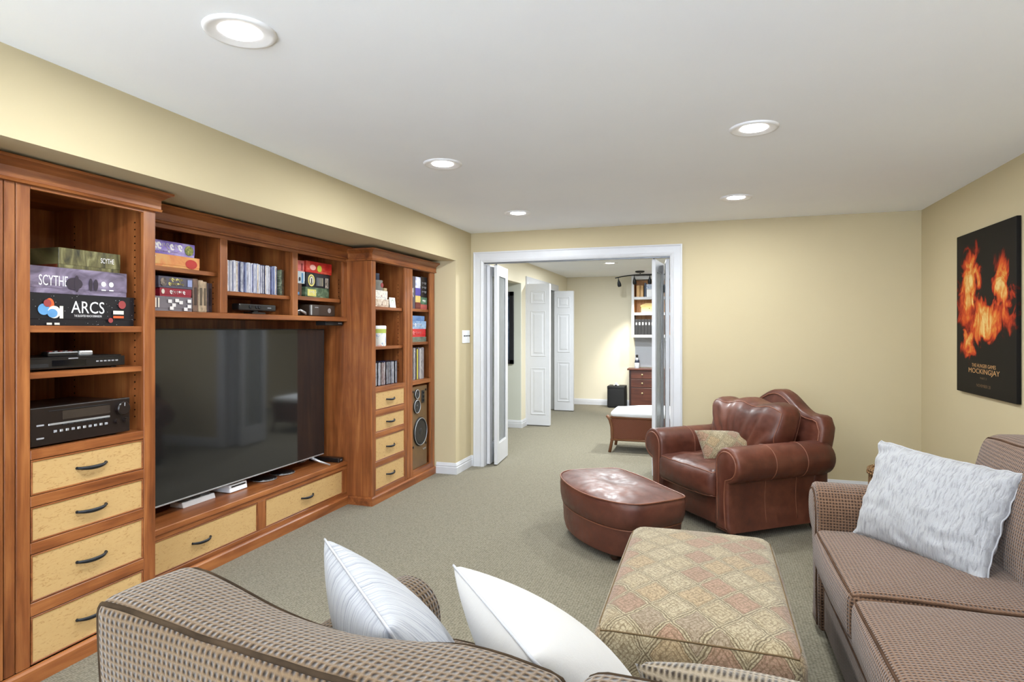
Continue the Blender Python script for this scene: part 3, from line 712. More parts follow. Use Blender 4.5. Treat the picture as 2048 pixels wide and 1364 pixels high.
PC = [plain('clear_blue_case', (168, 176, 204), .25), plain('white_case', (214, 214, 224), .25), plain('navy_case', (60, 64, 96), .25), plain('black_case', (30, 28, 34), .25)]
PS = [spine('spine_white', (150, 150, 172), (232, 232, 240)), spine('spine_navy', (40, 44, 78), (110, 116, 160)), spine('spine_grey', (90, 92, 110), (200, 200, 212)), spine('spine_cream', (150, 132, 112), (232, 224, 212)), spine('spine_dark', (26, 24, 30), (90, 88, 100))]
disc_cases(2.893, 3.42, 1.581, -2.735, (.19, .19, .193, .186), 'pale disc case in the long row in the middle cubby over the television', 'disc cases in the middle cubby', (PC[:3] + PC[:2], PS[:4] + PS[:1] * 2), 5)
for i, (y, c, l) in enumerate(((3.427, (96, 104, 88), 'grey-green case at the doorway end of the disc row'), (3.449, (64, 50, 36), 'dark brown case at the doorway end of the disc row'))):
    b = nbm(); box(b, -.14, 0, -.0095, .0095, 0, .175, .0015); o = tag(make('disc_case', b, art('end_case_%d' % i, [tuple(int(q * .5) for q in c), c, tuple(min(255, int(q * 1.7)) for q in c)], (9, 60, 40))), l, 'disc case'); o.location = (-2.735, y + .01, 1.581)
t = thing('motion_sensor', 'black motion sensor bar with round lenses in the middle cubby under the discs', 'motion sensor', (-2.745, 3.20, 1.449))
bx('foot', -.04, .035, -.06, .06, 0, .014, BLACKP, t, .004, local=True); bx('neck', -.015, .01, -.02, .02, .012, .024, BLACKP, t, .003, local=True)
b = nbm(); box(b, -.03, .03, -.17, .165, .022, .064, .008, 2); hd = make('sensor_bar', b, BLACKP, t, local=True)
for y in (-.075, -.02, .005): b = nbm(); lathe(b, [(.011, 0), (.011, .003), (.006, .004), (0, .002)], 16, (.03, y, .045), 0); make('camera_lens', b, IRON, t, True, local=True)
bx('logo_print', .030, .0306, .08, .115, .04, .046, LETS, t, 0, local=True)

# doorway-end cubby
g = gbox('board_game_box', 'yellow and green game box on the shelf of the third cubby, bottom of the stack', -2.735, .2, 3.70, 3.985, 1.587, 1.660, art('green_yellow_print', [(44, 66, 50), (86, 108, 82), (150, 170, 140)], (5, 12, 12)), group='games in the third cubby')
patch(g, -.07, .034, .1, .05, plain('lemon_print', (222, 212, 120), .4)); scrawl(g, -.06, .035, .09, .03, LETW, 4)
g = gbox('board_game_box', 'black game box with a yellow ring in the middle of the third cubby stack', -2.735, .2, 3.71, 3.995, 1.660, 1.766, plain('black_print', (34, 36, 42), .35), group='games in the third cubby')
b = nbm(); tube(b, [(.1005, -.085 + .034 * math.cos(a), .05 + .038 * math.sin(a)) for a in [k * 2 * PI / 24 for k in range(24)]], .006, 5, True, flat=.2); make('ring_print', b, LETY, g, local=True)
patch(g, -.085, .05, .045, .055, CRM, rnd=1); patch(g, -.085, .045, .012, .04, BLACKM)
for i in range(5): patch(g, -.02 + i * .016, .045, .009, .06, plain('card_grey_%d' % i, (130 + 12 * i, 138 + 8 * i, 146), .4))
patch(g, .095, .04, .04, .075, art('ink_portrait', [(40, 36, 34), (150, 140, 130), (220, 214, 204)], (9, 60, 50)))
g = gbox('board_game_box', 'red game box lit from above on top of the third cubby stack', -2.73, .2, 3.70, 4.012, 1.766, 1.848, art('red_print', [(150, 24, 24), (196, 40, 34), (224, 120, 90)], (5, 9, 12)), group='games in the third cubby')
patch(g, .0, .035, .055, .05, plain('lime_print', (186, 196, 60), .4), rnd=1); patch(g, -.08, .038, .07, .04, plain('pink_print', (240, 180, 170), .4), rnd=1)
g = gbox('board_game_box', 'pink and red narrow box left of the red one in the third cubby', -2.74, .15, 3.60, 3.692, 1.766, 1.842, plain('rose_print', (226, 120, 116), .4), group='games in the third cubby'); patch(g, .02, .03, .02, .05, RD)
g = gbox('board_game_box', 'white and blue narrow box left of the black one in the third cubby', -2.74, .15, 3.60, 3.70, 1.680, 1.766, plain('ice_print', (196, 208, 216), .4), group='games in the third cubby'); patch(g, .02, .04, .016, .07, BL); patch(g, -.01, .03, .02, .03, DK, rnd=1)
g = gbox('board_game_box', 'small brown box with blue base at the bottom corner of the third cubby', -2.74, .15, 3.58, 3.665, 1.587, 1.680, plain('brown_print', (96, 68, 54), .4), group='games in the third cubby'); patch(g, -.005, .022, .035, .018, BL)
t = thing('game_console', 'dark brown game console with a round badge on the bridge board of the third cubby', 'game console', (-2.80, 3.88, 1.449))
BRN = plain('dark_bronze', (58, 46, 38), .35); bx('case', -.1, .1, -.175, .13, .003, .085, BRN, t, .006, local=True, seg=2); bx('front_strip', .099, .103, -.17, -.155, .008, .08, SILVER, t, .001, local=True)
b = nbm(); lathe(b, [(.018, 0), (.018, .003), (0, .004)], 20, (.1, .055, .045), 0); make('round_badge', b, SILVER, t, True, local=True, auto=40)
bx('logo_print', .1, .1008, -.12, -.08, .062, .068, LETS, t, 0, local=True)
for a in (-.07, .07): bx('foot', a - .01, a + .01, -.16, .115, 0, .004, BLACKM, t, 0, local=True)
t = thing('game_controller', 'black and chrome game controller beside the bronze console in the third cubby', 'game controller', (-2.745, 3.625, 1.449))
b = nbm(); lathe(b, [(.0, .0), (.03, .004), (.034, .02), (.028, .04), (.0, .046)], 20, (0, -.02, 0)); bmesh.ops.scale(b, vec=(1, 1.3, 1), verts=b.verts); make('body', b, BLACKP, t, True, local=True)
b = nbm(); tube(b, [(.03, -.06, .03), (.036, -.02, .04), (.04, .03, .022), (.03, .052, .012)], .01, 8, radii=[.004, .009, .01, .006]); make('grip', b, SILVER, t, True, local=True)

# ---- doorway cabinet, upper shelf of the wide column
def tin(name, label, x, y, z, r, h, mat, cat, lidm=None, group=None):
    t = thing(name, label, cat, (x, y, z), 0, group); b = nbm(); lathe(b, [(r * .96, 0), (r, .006), (r, h * .86), (r * .97, h * .87)], 24); make('body', b, mat, t, True, local=True, auto=40)
    b = nbm(); lathe(b, [(r * 1.02, h * .84), (r * 1.02, h * .97), (r * .96, h), (0, h)], 24); make('lid', b, lidm or mat, t, True, local=True, auto=40); return t
g = gbox('storage_box', 'white box with dark red leaf print under the stack in the doorway cabinet', -2.497, .16, 4.20, 4.47, 1.536, 1.596, art('leaf_print', [(84, 30, 34), (200, 180, 160), (230, 222, 210)], (8, 22, 26)), cat='box')
g = gbox('storage_box', 'white box with small coloured print, second in the stack in the doorway cabinet', -2.50, .15, 4.20, 4.455, 1.596, 1.668, art('confetti_print', [(150, 90, 110), (222, 218, 208), (228, 226, 218), (120, 130, 170)], (20, 40, 40)), cat='box')
tin('tin_canister', 'grey round tin with a red emblem on the white boxes', -2.572, 4.375, 1.668, .062, .085, plain('pewter_tin', (128, 126, 120), .35), 'tin')
tt = bpy.data.objects['tin_canister']; b = nbm(); lathe(b, [(.02, 0), (.02, .003)], 16, (.0605, .008, .045), 0); make('emblem', b, RD, tt, local=True)
tin('jar', 'small dark jar at the very top of the stack in the doorway cabinet', -2.575, 4.365, 1.753, .045, .055, plain('dark_blue_jar', (48, 56, 76), .3), 'jar')
g = gbox('trinket_box', 'tiny tan box on the edge of the white boxes in the doorway cabinet', -2.503, .06, 4.408, 4.452, 1.668, 1.692, plain('tan_card', (182, 160, 124), .6), cat='box')
t = thing('greeting_card', 'white card with a green arch leaning on the upper shelf of the doorway cabinet', 'card', (-2.495, 4.54, 1.536), 0)
b = nbm(); box(b, -.004, .0, -.048, .048, 0, .085, .001); cdo = make('card_sheet', b, plain('card_white', (232, 232, 224), .6, vary=0), t, local=True); b = nbm()
box(b, -.05, -.047, -.03, .03, 0, .07); make('easel_back', b, CRM, t, local=True); cdo.rotation_euler = (0, -.12, 0)
b = nbm(); tube(b, [(.0006, .022 * math.cos(a), .035 + .03 * math.sin(a)) for a in [PI * k / 12 for k in range(13)]], .003, 5, flat=.2); make('arch_print', b, plain('sage_print', (120, 160, 120), .5), cdo, local=True)
t = tin('tin_canister', 'white canister with a lime green collar and multicoloured print on the lower shelf', -2.552, 4.385, 1.22, .068, .165, art('dabs_print', [(90, 120, 190), (226, 230, 226), (230, 232, 228), (220, 120, 140)], (20, 30, 20)), 'canister', WHITEP)
b = nbm(); lathe(b, [(.069, .105), (.069, .142)], 24); make('collar', b, plain('lime_collar', (176, 190, 90), .4), t, True, local=True, auto=40)
PD = [spine('mix_spine_a', (40, 40, 48), (190, 190, 200)), spine('mix_spine_b', (60, 62, 76), (150, 150, 160)), spine('mix_spine_c', (90, 40, 44), (190, 180, 178)), spine('mix_spine_d', (34, 32, 36), (100, 98, 108)), spine('mix_spine_e', (140, 140, 150), (222, 222, 226))]
disc_cases(4.196, 4.622, .903, -2.495, (.19, .19, .185), 'dark disc case in the row above the small drawers', 'disc cases above the small drawers', (PC[2:] + PC[3:], PD), 11)

# narrow column
for i, (y0, y1, z0, z1, m, l, d) in enumerate((
    (4.80, 4.95, 1.54, 1.83, plain('slate_grey_box', (84, 78, 92), .4), 'tall slate grey box at the back of the narrow column top shelf', .12),
    (4.955, 5.055, 1.60, 1.66, plain('yellow_box', (226, 200, 120), .4), 'yellow box in the pile at the top of the narrow column', .19), (4.955, 5.055, 1.66, 1.73, plain('violet_box', (84, 74, 170), .4), 'violet box in the pile at the top of the narrow column', .19),
    (4.955, 5.055, 1.73, 1.83, art('white_blue_box', [(120, 140, 210), (222, 226, 240), (240, 240, 244)], (8, 16, 16)), 'white and blue box topping the pile in the narrow column', .19), (4.955, 5.055, 1.54, 1.60, plain('maroon_box', (112, 44, 40), .4), 'maroon box at the foot of the yellow and violet pile', .19),
    (5.06, 5.19, 1.54, 1.585, plain('rosy_box', (186, 96, 90), .4), 'rosy red box at the foot of the dark pile in the narrow column', .2), (5.06, 5.19, 1.585, 1.65, art('teal_green_box', [(40, 70, 60), (110, 150, 120)], (8, 16, 16)), 'green box in the dark pile in the narrow column', .2),
    (5.06, 5.19, 1.65, 1.84, plain('near_black_box', (38, 36, 38), .35), 'tall black box with pale print at the top of the narrow column', .2),
    (4.81, 5.172, 1.242, 1.287, art('grey_green_box', [(84, 96, 86), (140, 150, 136)], (8, 16, 16)), 'grey-green flat box at the bottom of the narrow column pile', .2), (4.81, 5.16, 1.287, 1.36, plain('bright_red_box', (206, 50, 56), .35), 'bright red box under the blue ones in the narrow column', .2),
    (4.81, 5.17, 1.36, 1.432, art('blue_snow_box', [(96, 132, 180), (150, 180, 214), (210, 222, 232)], (6, 10, 14)), 'pale blue box on the red one in the narrow column', .2), (4.89, 5.135, 1.432, 1.478, art('mid_blue_box', [(66, 106, 166), (128, 162, 206)], (6, 10, 14)), 'smaller blue box topping the pile on the middle shelf of the narrow column', .16))):
    g = gbox('board_game_box', l, -2.497, d, y0, y1, z0, z1, m, group='games in the narrow column')
    if i == 7:
        for zz in (.13, .09, .05): scrawl(g, 0, zz, .09, .022, LETS, 4)
    elif z1 - z0 > .05 and y1 - y0 > .1 and i != 3: scrawl(g, .0, (z1 - z0) * .5, (y1 - y0) * .5, (z1 - z0) * .35, LETW if i != 9 else plain('pink_print_b', (236, 150, 150), .5), 5)
y = 4.80; r = random.Random(3)
for i in range(30):
    ww = r.choice((.014, .02, .024)); yel = 4.985 < y < 5.008
    if yel: ww = .034
    if y + ww > 5.16: break
    b = nbm(); box(b, -.21, 0, .0006, ww - .0006, 0, .28 + r.uniform(-.012, .012), .0015)
    o = tag(make('large_book', b, plain('yellow_spine', (206, 196, 70), .4) if yel else art('book_spine_%d' % i, [r.choice(((40, 36, 40), (90, 84, 90), (170, 164, 168))), r.choice(((70, 60, 66), (200, 196, 200), (120, 114, 120)))], (4, 50, 20))),
            'yellow-spined large book among grey ones above the loudspeaker' if yel else 'grey or dark large book in the row above the loudspeaker', 'book', 'large books above the loudspeaker')
    o.location = (-2.50 - r.choice((0, .006)), y, .903); y += ww + .001

# ---- loudspeaker in its bay
t = thing('loudspeaker', 'tall brown loudspeaker with exposed cones in the bay of the doorway cabinet', 'loudspeaker', (-2.62, 4.985, .112))
SPK = plain('speaker_bronze', (108, 82, 52), .45); CONE = plain('speaker_cone', (34, 34, 36), .45); RUB = plain('speaker_rubber', (24, 24, 26), .6)
bx('cabinet_body', -.16, .14, -.155, .155, 0, .735, WOOD[2], t, .003, local=True); bx('baffle', .138, .145, -.152, .152, .003, .732, SPK, t, .001, local=True)
def driver(nm, y, z, r):
    b = nbm(); lathe(b, [(r, 0), (r, .006), (r * .93, .012), (r * .86, .008), (r * .82, .012), (r * .76, .004)], 40, (.145, y, z), 0); d = make(nm, b, RUB, t, True, local=True, auto=35)
    b = nbm(); lathe(b, [(r * .78, .010), (r * .5, .004), (r * .29, .0008), (r * .27, .008), (r * .18, .013), (0, .015)], 40, (.1455, y, z), 0); make('cone', b, CONE, d, True, local=True, auto=60)
    b = nbm(); tube(b, [(.158, y + r * .93 * math.cos(a), z + r * .93 * math.sin(a)) for a in [k * 2 * PI / 40 for k in range(40)]], .003, 6, True); make('rim_ring', b, SILVER, d, True, local=True)
driver('woofer', .01, .322, .130); driver('midrange', -.062, .555, .062); driver('tweeter', -.062, .665, .043)
b = nbm(); box(b, .144, .153, .04, .092, .575, .69, .004, 2); pl = make('control_plate', b, BLACKP, t, local=True)
for z in (.6, .635, .668): b = nbm(); lathe(b, [(.011, 0), (.010, .008), (0, .009)], 14, (.153, .066, z), 0); make('dial', b, IRON, pl, True, local=True, auto=40)
for y, z in ((-.125, .69), (.125, .69), (-.125, .2), (.125, .2)): b = nbm(); lathe(b, [(.01, 0), (.01, .006), (.0, .008)], 12, (.145, y, z), 0); make('grille_peg', b, BLACKM, t, True, local=True, auto=40)
b = nbm(); tube(b, [(.1465, .07, .16), (.1465, .085, .145), (.1465, .1, .16), (.1465, .115, .148), (.1465, .125, .162)], .0035, 6); make('badge', b, SILVER, t, True, local=True)
# ================================================================== upholstery
FAB = waffle('brown_chenille', (73, 56, 39), (31, 22, 14), (99, 80, 58), .0135)
FABR = waffle('warm_lit_chenille', (89, 65, 49), (50, 34, 25), (115, 88, 68), .0125)  # same chenille as the near sofa, with warmer light put into its colour
LEA = leather('cognac_leather', (58, 27, 19), (86, 44, 31), (114, 66, 48), .42)
LEA2 = leather('cognac_leather_ottoman', (64, 32, 24), (92, 50, 38), (120, 74, 58), .42)
PIPE = plain('leather_piping', (122, 74, 54), .4); FPIPE = plain('chenille_piping', (54, 42, 30), .95, .1, vary=.25); FPIPER = plain('warm_lit_piping', (80, 59, 45), .95, .1, vary=.25)
TAP = tapestry('kilim_weave', .145, .18); DWOOD = plain('dark_turned_wood', (52, 30, 20), .4)

def inset2(poly, d):
    n = len(poly); out = []
    A = sum(poly[i][0] * poly[(i + 1) % n][1] - poly[(i + 1) % n][0] * poly[i][1] for i in range(n)); sg = 1 if A > 0 else -1
    for i in range(n):
        p0, p1, p2 = Vector(poly[i - 1]), Vector(poly[i]), Vector(poly[(i + 1) % n])
        e1, e2 = (p1 - p0).normalized(), (p2 - p1).normalized()
        m = Vector((-e1.y, e1.x)) + Vector((-e2.y, e2.x))
        m = m.normalized() if m.length > 1e-6 else Vector((-e1.y, e1.x))
        out.append((p1.x + sg * m.x * d, p1.y + sg * m.y * d))
    return out

def roll_profile(xi, xo, xb, z0, cz, R, zi=None):
    """arm section: inner wall x=xi, roll centre half way to xo, neck at xb, foot at z0"""
    cx = xo - R; pts = []
    zi = z0 if zi is None else zi
    for k in range(7): pts.append((xi + (cx - R - xi) * (k / 6), zi + (cz - zi) * k / 6))
    for k in range(1, 19):
        a = PI - k * (PI + 1.45) / 18; pts.append((cx + R * math.cos(a), cz + R * math.sin(a)))
    zn = pts[-1][1]
    for k in range(1, 8):
        s = k / 7; pts.append((xb + (pts[24][0] - xb) * (1 - s) ** 3 + .03 * s * s, zn - .02 + (z0 - zn + .02) * s))
    return pts

def rolled_arm(t, prof, L, mat, pm, flip=1, front_name='arm_front', seams=(), swap=None, local=True, sag=0, uv=False):
    """arm run along +y from its front at y=0"""
    put = swap or (lambda p: p)
    P = lambda q, y: [put((flip * a, y, c)) for a, c in q]
    rings = [P(inset2(prof, .016), .0), P(inset2(prof, .006), .004), P(prof, .014)]
    n = 14
    for k in range(1, n): rings.append(P(prof, .014 + (L - .044) * k / n))
    rings += [P(inset2(prof, .004), L - .02), P(inset2(prof, .014), L - .006), P(inset2(prof, .03), L)]
    b = nbm(); loft(b, rings); arm = make('arm', b, mat, t, True, local=local, auto=60, uv=uv)
    b = nbm(); q = inset2(prof, .028); loft(b, [P(q, .006), P(q, -.002), P(inset2(q, .008), -.007)]); fr = make(front_name, b, mat, arm, True, local=local, auto=50, uv=uv)
    b = nbm(); tube(b, P(q, -.001), .0055, 6, True); make('piping', b, pm, arm, True, local=local)
    for y in seams:
        b = nbm(); tube(b, P(inset2(prof, -.0005), y)[1:-1], .003, 5); make('seam_welt', b, pm, arm, True, local=local)
    return arm

def wr(p, amp, sc=6.0, seed=0):
    return amp * noise.noise(Vector((p.x * sc + seed, p.y * sc, p.z * sc * 1.3)))

# ---- leather armchair
AR = math.radians(38.5) - PI / 2
AC = thing('armchair', 'cognac leather club armchair with rolled arms and a camelback by the cream wall', 'armchair', (-.141, 4.41, 0), AR)
prof = roll_profile(.30, .525, .41, .065, .49, .115)
for s in (1, -1): rolled_arm(AC, prof, .82, LEA, PIPE, s, seams=(.30, .56))
b = nbm(); box(b, -.315, .315, .035, .72, .07, .27, .015, 2); make('seat_base', b, LEA, AC, True, local=True, auto=50)
b, mp = soft((.302, .33, .095), .05, (0.0, .035, .03), (12, 12, 3), lambda p: Vector((p.x, p.y + .33 - .03, p.z + .345 + wr(p, .008, 9) - .012 * math.exp(-((p.x) ** 2 + (p.y) ** 2) * 14))))
sc_ = make('seat_cushion', b, LEA, AC, True, local=True)
for sg in (1, -1): b = nbm(); tube(b, [mp(p) for p in rim((.302, .33, .095), 2, sg)], .004, 6, True); make('piping', b, PIPE, sc_, True, local=True)
def ztop(x): return .765 + .145 * (.5 + .5 * math.cos(PI * min(1, abs(x) / .33)))
def back_outline(i=0.0):
    pts = []; hw = .455 - i
    for k in range(29):
        x = -hw + 2 * hw * k / 28; z = ztop(x) - i; e = (hw - abs(x)); 
        if e < .07: z -= .07 - math.sqrt(max(0, .07 ** 2 - (.07 - e) ** 2))
        pts.append((x, z))
    return [(-hw * .93, .30)] + [(-hw, .62)] + pts + [(hw, .62)] + [(hw * .93, .30)]
def bk(q, dy): return [(x, .70 + dy + (z - .3) * .16, z) for x, z in q]
b = nbm(); loft(b, [bk(back_outline(.03), .0), bk(back_outline(.008), .004), bk(back_outline(0), .02), bk(back_outline(0), .10), bk(back_outline(.01), .12), bk(back_outline(.05), .13)]); bkf = make('back_frame', b, LEA, AC, True, local=True, auto=55)
b = nbm(); tube(b, bk(back_outline(.03), -.002), .0045, 6); make('piping', b, PIPE, bkf, True, local=True)
b = nbm(); box(b, -.43, .43, .72, .84, .065, .45, .02, 2); make('rear_panel', b, LEA, AC, True, local=True, auto=50)
def bdef(p):
    s = (p.z + .2) / .4; x = p.x * (.80 + .20 * min(1, max(0, s)))
    z = p.z + (.02 * (1 - (p.x / .37) ** 2) + .012 * math.cos((p.x + .04) * 22)) * max(0, s)
    a = math.atan2(p.x, p.z + .32); rad = math.hypot(p.x, p.z + .32)
    crease = .012 * math.sin(a * 26 + 2 * noise.noise(Vector((a * 3, rad * 4, 0)))) * max(0, min(1, (rad - .1) * 6)) * max(0, 1 - s * .75)
    y = p.y - crease * (1 if p.y < 0 else 0) + wr(p, .006, 5, 3)
    return Vector((x, .575 + y + .16 * z, .625 + z))
HB = (.365, .105, .19); b, mp = soft(HB, .06, (.012, .06, .010), (40, 4, 22), bdef); bc = make('back_cushion', b, LEA, AC, True, local=True)
for sg in (-1, 1): b = nbm(); tube(b, [mp((p[0], p[1], p[2])) for p in rim(HB, 1, sg, 18)], .0042, 6, True); make('piping', b, PIPE, bc, True, local=True)
for x, y in ((-.38, .06), (.38, .06), (-.38, .76), (.38, .76)): b = nbm(); lathe(b, [(.018, 0), (.028, .02), (.03, .055), (.022, .075)], 16, (x, y, 0)); make('foot', b, DWOOD, AC, True, local=True, auto=40)

# ---- leather ottoman
LO = thing('leather_ottoman', 'half-round cognac leather ottoman in front of the leather armchair', 'ottoman', (-.36, 4.05, 0), AR)
def _dbase():
    raw = [(-.40, 0.0), (-.2, .008), (0, .01), (.2, .008), (.40, 0.0), (.43, -.1), (.447, -.2), (.46, -.31)]
    raw += [(.46 * math.cos(a), -.31 - .235 * math.sin(a) ** .85) for a in [PI * k / 16 for k in range(1, 16)]] + [(-.46, -.31), (-.447, -.2), (-.43, -.1)]
    P = [Vector(q) for q in raw]
    for _ in range(2):       # corner cutting keeps soft but readable corners
        Q = []
        for i in range(len(P)): Q += [P[i].lerp(P[(i + 1) % len(P)], .2), P[i].lerp(P[(i + 1) % len(P)], .8)]
        P = Q
    return P
DB = _dbase()
def dshape(k=1.0): return [(p.x * k, -.26 + (p.y + .26) * k) for p in DB]
def dz(k, z, wave=0): return [(x, y, z + wave * math.cos(3 * math.atan2(y + .26, x) + .6)) for x, y in dshape(k)]
b = nbm(); loft(b, [dz(.86, .05), dz(.9, .055), dz(.935, .1), dz(.95, .2), dz(.95, .215)]); ob = make('ottoman_base', b, LEA2, LO, True, local=True, auto=50)
b = nbm(); rr_ = [dz(.945, .212), dz(.975, .225), dz(1.0, .27), dz(1.005, .33), dz(.995, .368, .003)]
for k in (.96, .9, .8, .65, .5, .35, .2, .08): rr_.append([(x, y, .40 - .03 * k ** 3 * 1.0 - .016 * math.exp(-((k / .28) ** 2)) + .006 * noise.noise(Vector((x * 14, y * 14, 1)))) for x, y in dshape(k)])
loft(b, rr_); oc = make('ottoman_cushion', b, LEA2, LO, True, local=True)
b = nbm(); tube(b, dz(.997, .370, .003), .005, 6, True); make('piping', b, PIPE, oc, True, local=True)
b = nbm(); tube(b, dz(.953, .212), .0035, 6, True); make('seam_welt', b, PIPE, ob, True, local=True)
b = nbm(); tube(b, dz(.87, .053), .005, 6, True); make('base_welt', b, DWOOD, ob, True, local=True)
for x, y in ((-.3, -.06), (.3, -.06), (-.25, -.4), (.25, -.4)): b = nbm(); lathe(b, [(.02, 0), (.032, .02), (.03, .04), (.02, .06)], 16, (x, y, 0)); make('foot', b, DWOOD, LO, True, local=True, auto=40)

# ---- kilim ottoman
KO = thing('kilim_ottoman', 'long rectangular ottoman in beige kilim diamonds between the sofas', 'ottoman', (-.035, 2.435, 0))
HK = (.318, .54, .168); b, mp = soft(HK, .07, (.004, .006, .028), (10, 16, 5), lambda p: Vector((p.x * (.985 + .03 * (p.z + .16)), p.y * (.985 + .03 * (p.z + .16)), p.z + .258)))
kb = make('upholstered_body', b, TAP, KO, True, local=True, uv=True)
b = nbm(); tube(b, [mp(p) for p in rim(HK, 2, 1, 16)], .003, 6, True); make('seam_welt', b, plain('kilim_welt', (104, 86, 62), .9, .1), kb, True, local=True)
for x in (-.25, .25):
    for y in (-.45, .45): b = nbm(); lathe(b, [(.018, 0), (.026, .03), (.034, .09), (.034, .1)], 16, (x, y, 0)); make('foot', b, DWOOD, KO, True, local=True, auto=40)

# ---- throw pillows
def pillow(name, label, A, B, C, D, T, mat, n=22, pinch=.07, bag=0.0, seam=None, crumple=0.0, seed=0, cat='pillow', group=None):
    A, B, C, D = map(Vector, (A, B, C, D)); w, h = (B - A).length, (C - A).length
    nn = (B - A).cross(A - C).normalized(); base = (A + B + C + D) / 4; base.z = min(A.z, B.z, C.z, D.z)
    t = thing(name, label, cat, base, 0, group)
    def q(u, v, sd):
        x = u * (1 - pinch * (1 - v * v)); y = v * (1 - pinch * (1 - u * u))
        s, r = (x + 1) / 2, (y + 1) / 2
        p = A.lerp(B, s).lerp(C.lerp(D, s), r)
        th = T * max(0, (1 - u * u) * (1 - v * v)) ** .45 * (1 + bag * v * .6)
        p = p + nn * (sd * th)
        if crumple:
            e = 1 - .6 * (1 - u * u) * (1 - v * v)
            p = p + nn * (crumple * e * noise.noise(Vector((u * 5 + seed, v * 5, sd * .3)))) + Vector((0, 0, crumple * .5 * noise.noise(Vector((u * 7, v * 7 + seed, 3)))))
        return p
    b = nbm(); uvl = b.loops.layers.uv.new('UVMap'); G = {}
    par = {}
    for sd in (1, -1):
        for i in range(n + 1):
            for j in range(n + 1):
                edge = i in (0, n) or j in (0, n)
                k = (0 if edge else sd, i, j)
                if k not in G:
                    u, v = math.sin((i / n - .5) * PI), math.sin((j / n - .5) * PI); u = .5 * u + .5 * (2 * i / n - 1); v = .5 * v + .5 * (2 * j / n - 1)
                    G[k] = b.verts.new(q(u, v, sd)); par[G[k]] = (u * w / 2, v * h / 2)
    for sd in (1, -1):
        for i in range(n):
            for j in range(n):
                vs = [G[(0 if (a in (0, n) or c in (0, n)) else sd, a, c)] for a, c in ((i, j), (i + 1, j), (i + 1, j + 1), (i, j + 1))]
                if sd < 0: vs.reverse()
                f = b.faces.new(vs)
                for lp in f.loops: lp[uvl].uv = par[lp.vert]
    edge = [q(*e, 1) for e in [(-1 + 2 * i / n, -1) for i in range(n)] + [(1, -1 + 2 * i / n) for i in range(n)] + [(1 - 2 * i / n, 1) for i in range(n)] + [(-1, 1 - 2 * i / n) for i in range(n)]]
    o = make('pillow_cover', b, mat, t, True)
    if seam: b2 = nbm(); tube(b2, edge, .0032, 6, True); make('edge_seam', b2, seam, o, True)
    return t
def crinkle_uv(name, rgb, scale, strength, streak=None):
    k = NT(name, .85, .2, srgb(*rgb), sheen=.2)
    f = k.noise(k.coord('UV', scale), 1.0, 4, .6, .25); g = k.noise(k.coord('UV'), 300, 2)
    if streak: k.color(k.ramp(f, [(.30, srgb(*streak)), (.52, srgb(*rgb)), (1, srgb(*rgb))]))
    bb = k.bump(f, strength, .01); k.bump(g, .2, .002, bb); return k.m
PW = plain('white_seam', (162, 162, 165), .8, .2, vary=0)
pillow('lumbar_pillow', 'small kilim-patterned pillow on the leather armchair', (-.09, 4.60, .625), (.35, 4.79, .595), (-.02, 4.45, .44), (.41, 4.62, .43), .085, tapestry('kilim_weave_small', .11, .12), 16, .04)
bpy.data.objects['lumbar_pillow']
pillow('throw_pillow', 'white crinkled pillow leaning in the corner of the poster-wall sofa', (.725, 3.04, .865), (1.075, 2.62, .835), (.595, 2.93, .485), (.905, 2.485, .475), .085, crinkle_uv('white_crinkle', (158, 158, 160), (120, 26, 1), .8, (124, 124, 127)), 40, .045, .2, PW, .018, 5)  # darker streak tone paints shade into the crinkles
pillow('throw_pillow', 'pale grey-striped pillow leaning in the corner of the near sofa', (-.95, 1.365, .805), (-.56, 1.0, .80), (-.80, 1.49, .43), (-.40, 1.14, .43), .112, crinkle_uv('grey_streak_linen', (156, 157, 161), (150, 6, 1), .4, (108, 112, 121)), 28, .05, .3, PW)
pillow('throw_pillow', 'plain white pillow leaning beside the striped one on the near sofa', (-.565, 1.315, .80), (-.285, 1.0, .79), (-.32, 1.50, .45), (-.03, 1.17, .45), .115, crinkle_uv('plain_white_linen', (170, 167, 164), (7, 9, 1), .18), 28, .05, .3, PW)

# ---- brown sofa along the right wall
RS = thing('sofa', 'brown chenille sofa along the poster wall with a white crinkled pillow', 'sofa', (.95, 2.0, 0))
SY0, SY1 = .80, 2.975      # seat run
profR = roll_profile(.0, .265, .115, .03, .530, .118)
rolled_arm(RS, profR, .92, FABR, FPIPER, 1, swap=lambda p: (.465 + p[1], SY1 - .01 + p[0], p[2]), local=False, uv=True)
rolled_arm(RS, profR, .92, FABR, FPIPER, -1, swap=lambda p: (.465 + p[1], SY0 + .01 + p[0], p[2]), local=False, uv=True)
b = nbm(); box(b, .487, 1.30, SY0, SY1, .03, .305, .015, 2); rb = make('seat_base', b, FABR, RS, True, auto=50, uv=True)
b = nbm(); tube(b, [(.486, SY0 + .01, .225), (.486, SY1 - .01, .225)], .0045, 6); make('base_welt', b, FPIPER, rb, True)
b = nbm(); box(b, 1.27, 1.46, SY0 - .2, SY1 + .2, .03, .80, .04, 3); make('back_frame', b, FABR, RS, True, auto=50, uv=True)
def cushion(t, name, c, half, r, puff, n, mat, pm, axes, deform=None, m=16):
    c = Vector(c); b, mp = soft(half, r, puff, n, (lambda p: deform(p) + c) if deform else (lambda p: p + c)); o = make(name, b, mat, t, True, uv=True)
    for ax, sg in axes: b = nbm(); tube(b, [mp(p) for p in rim(half, ax, sg, m)], .0045, 6, True); make('piping', b, pm, o, True)
    return o
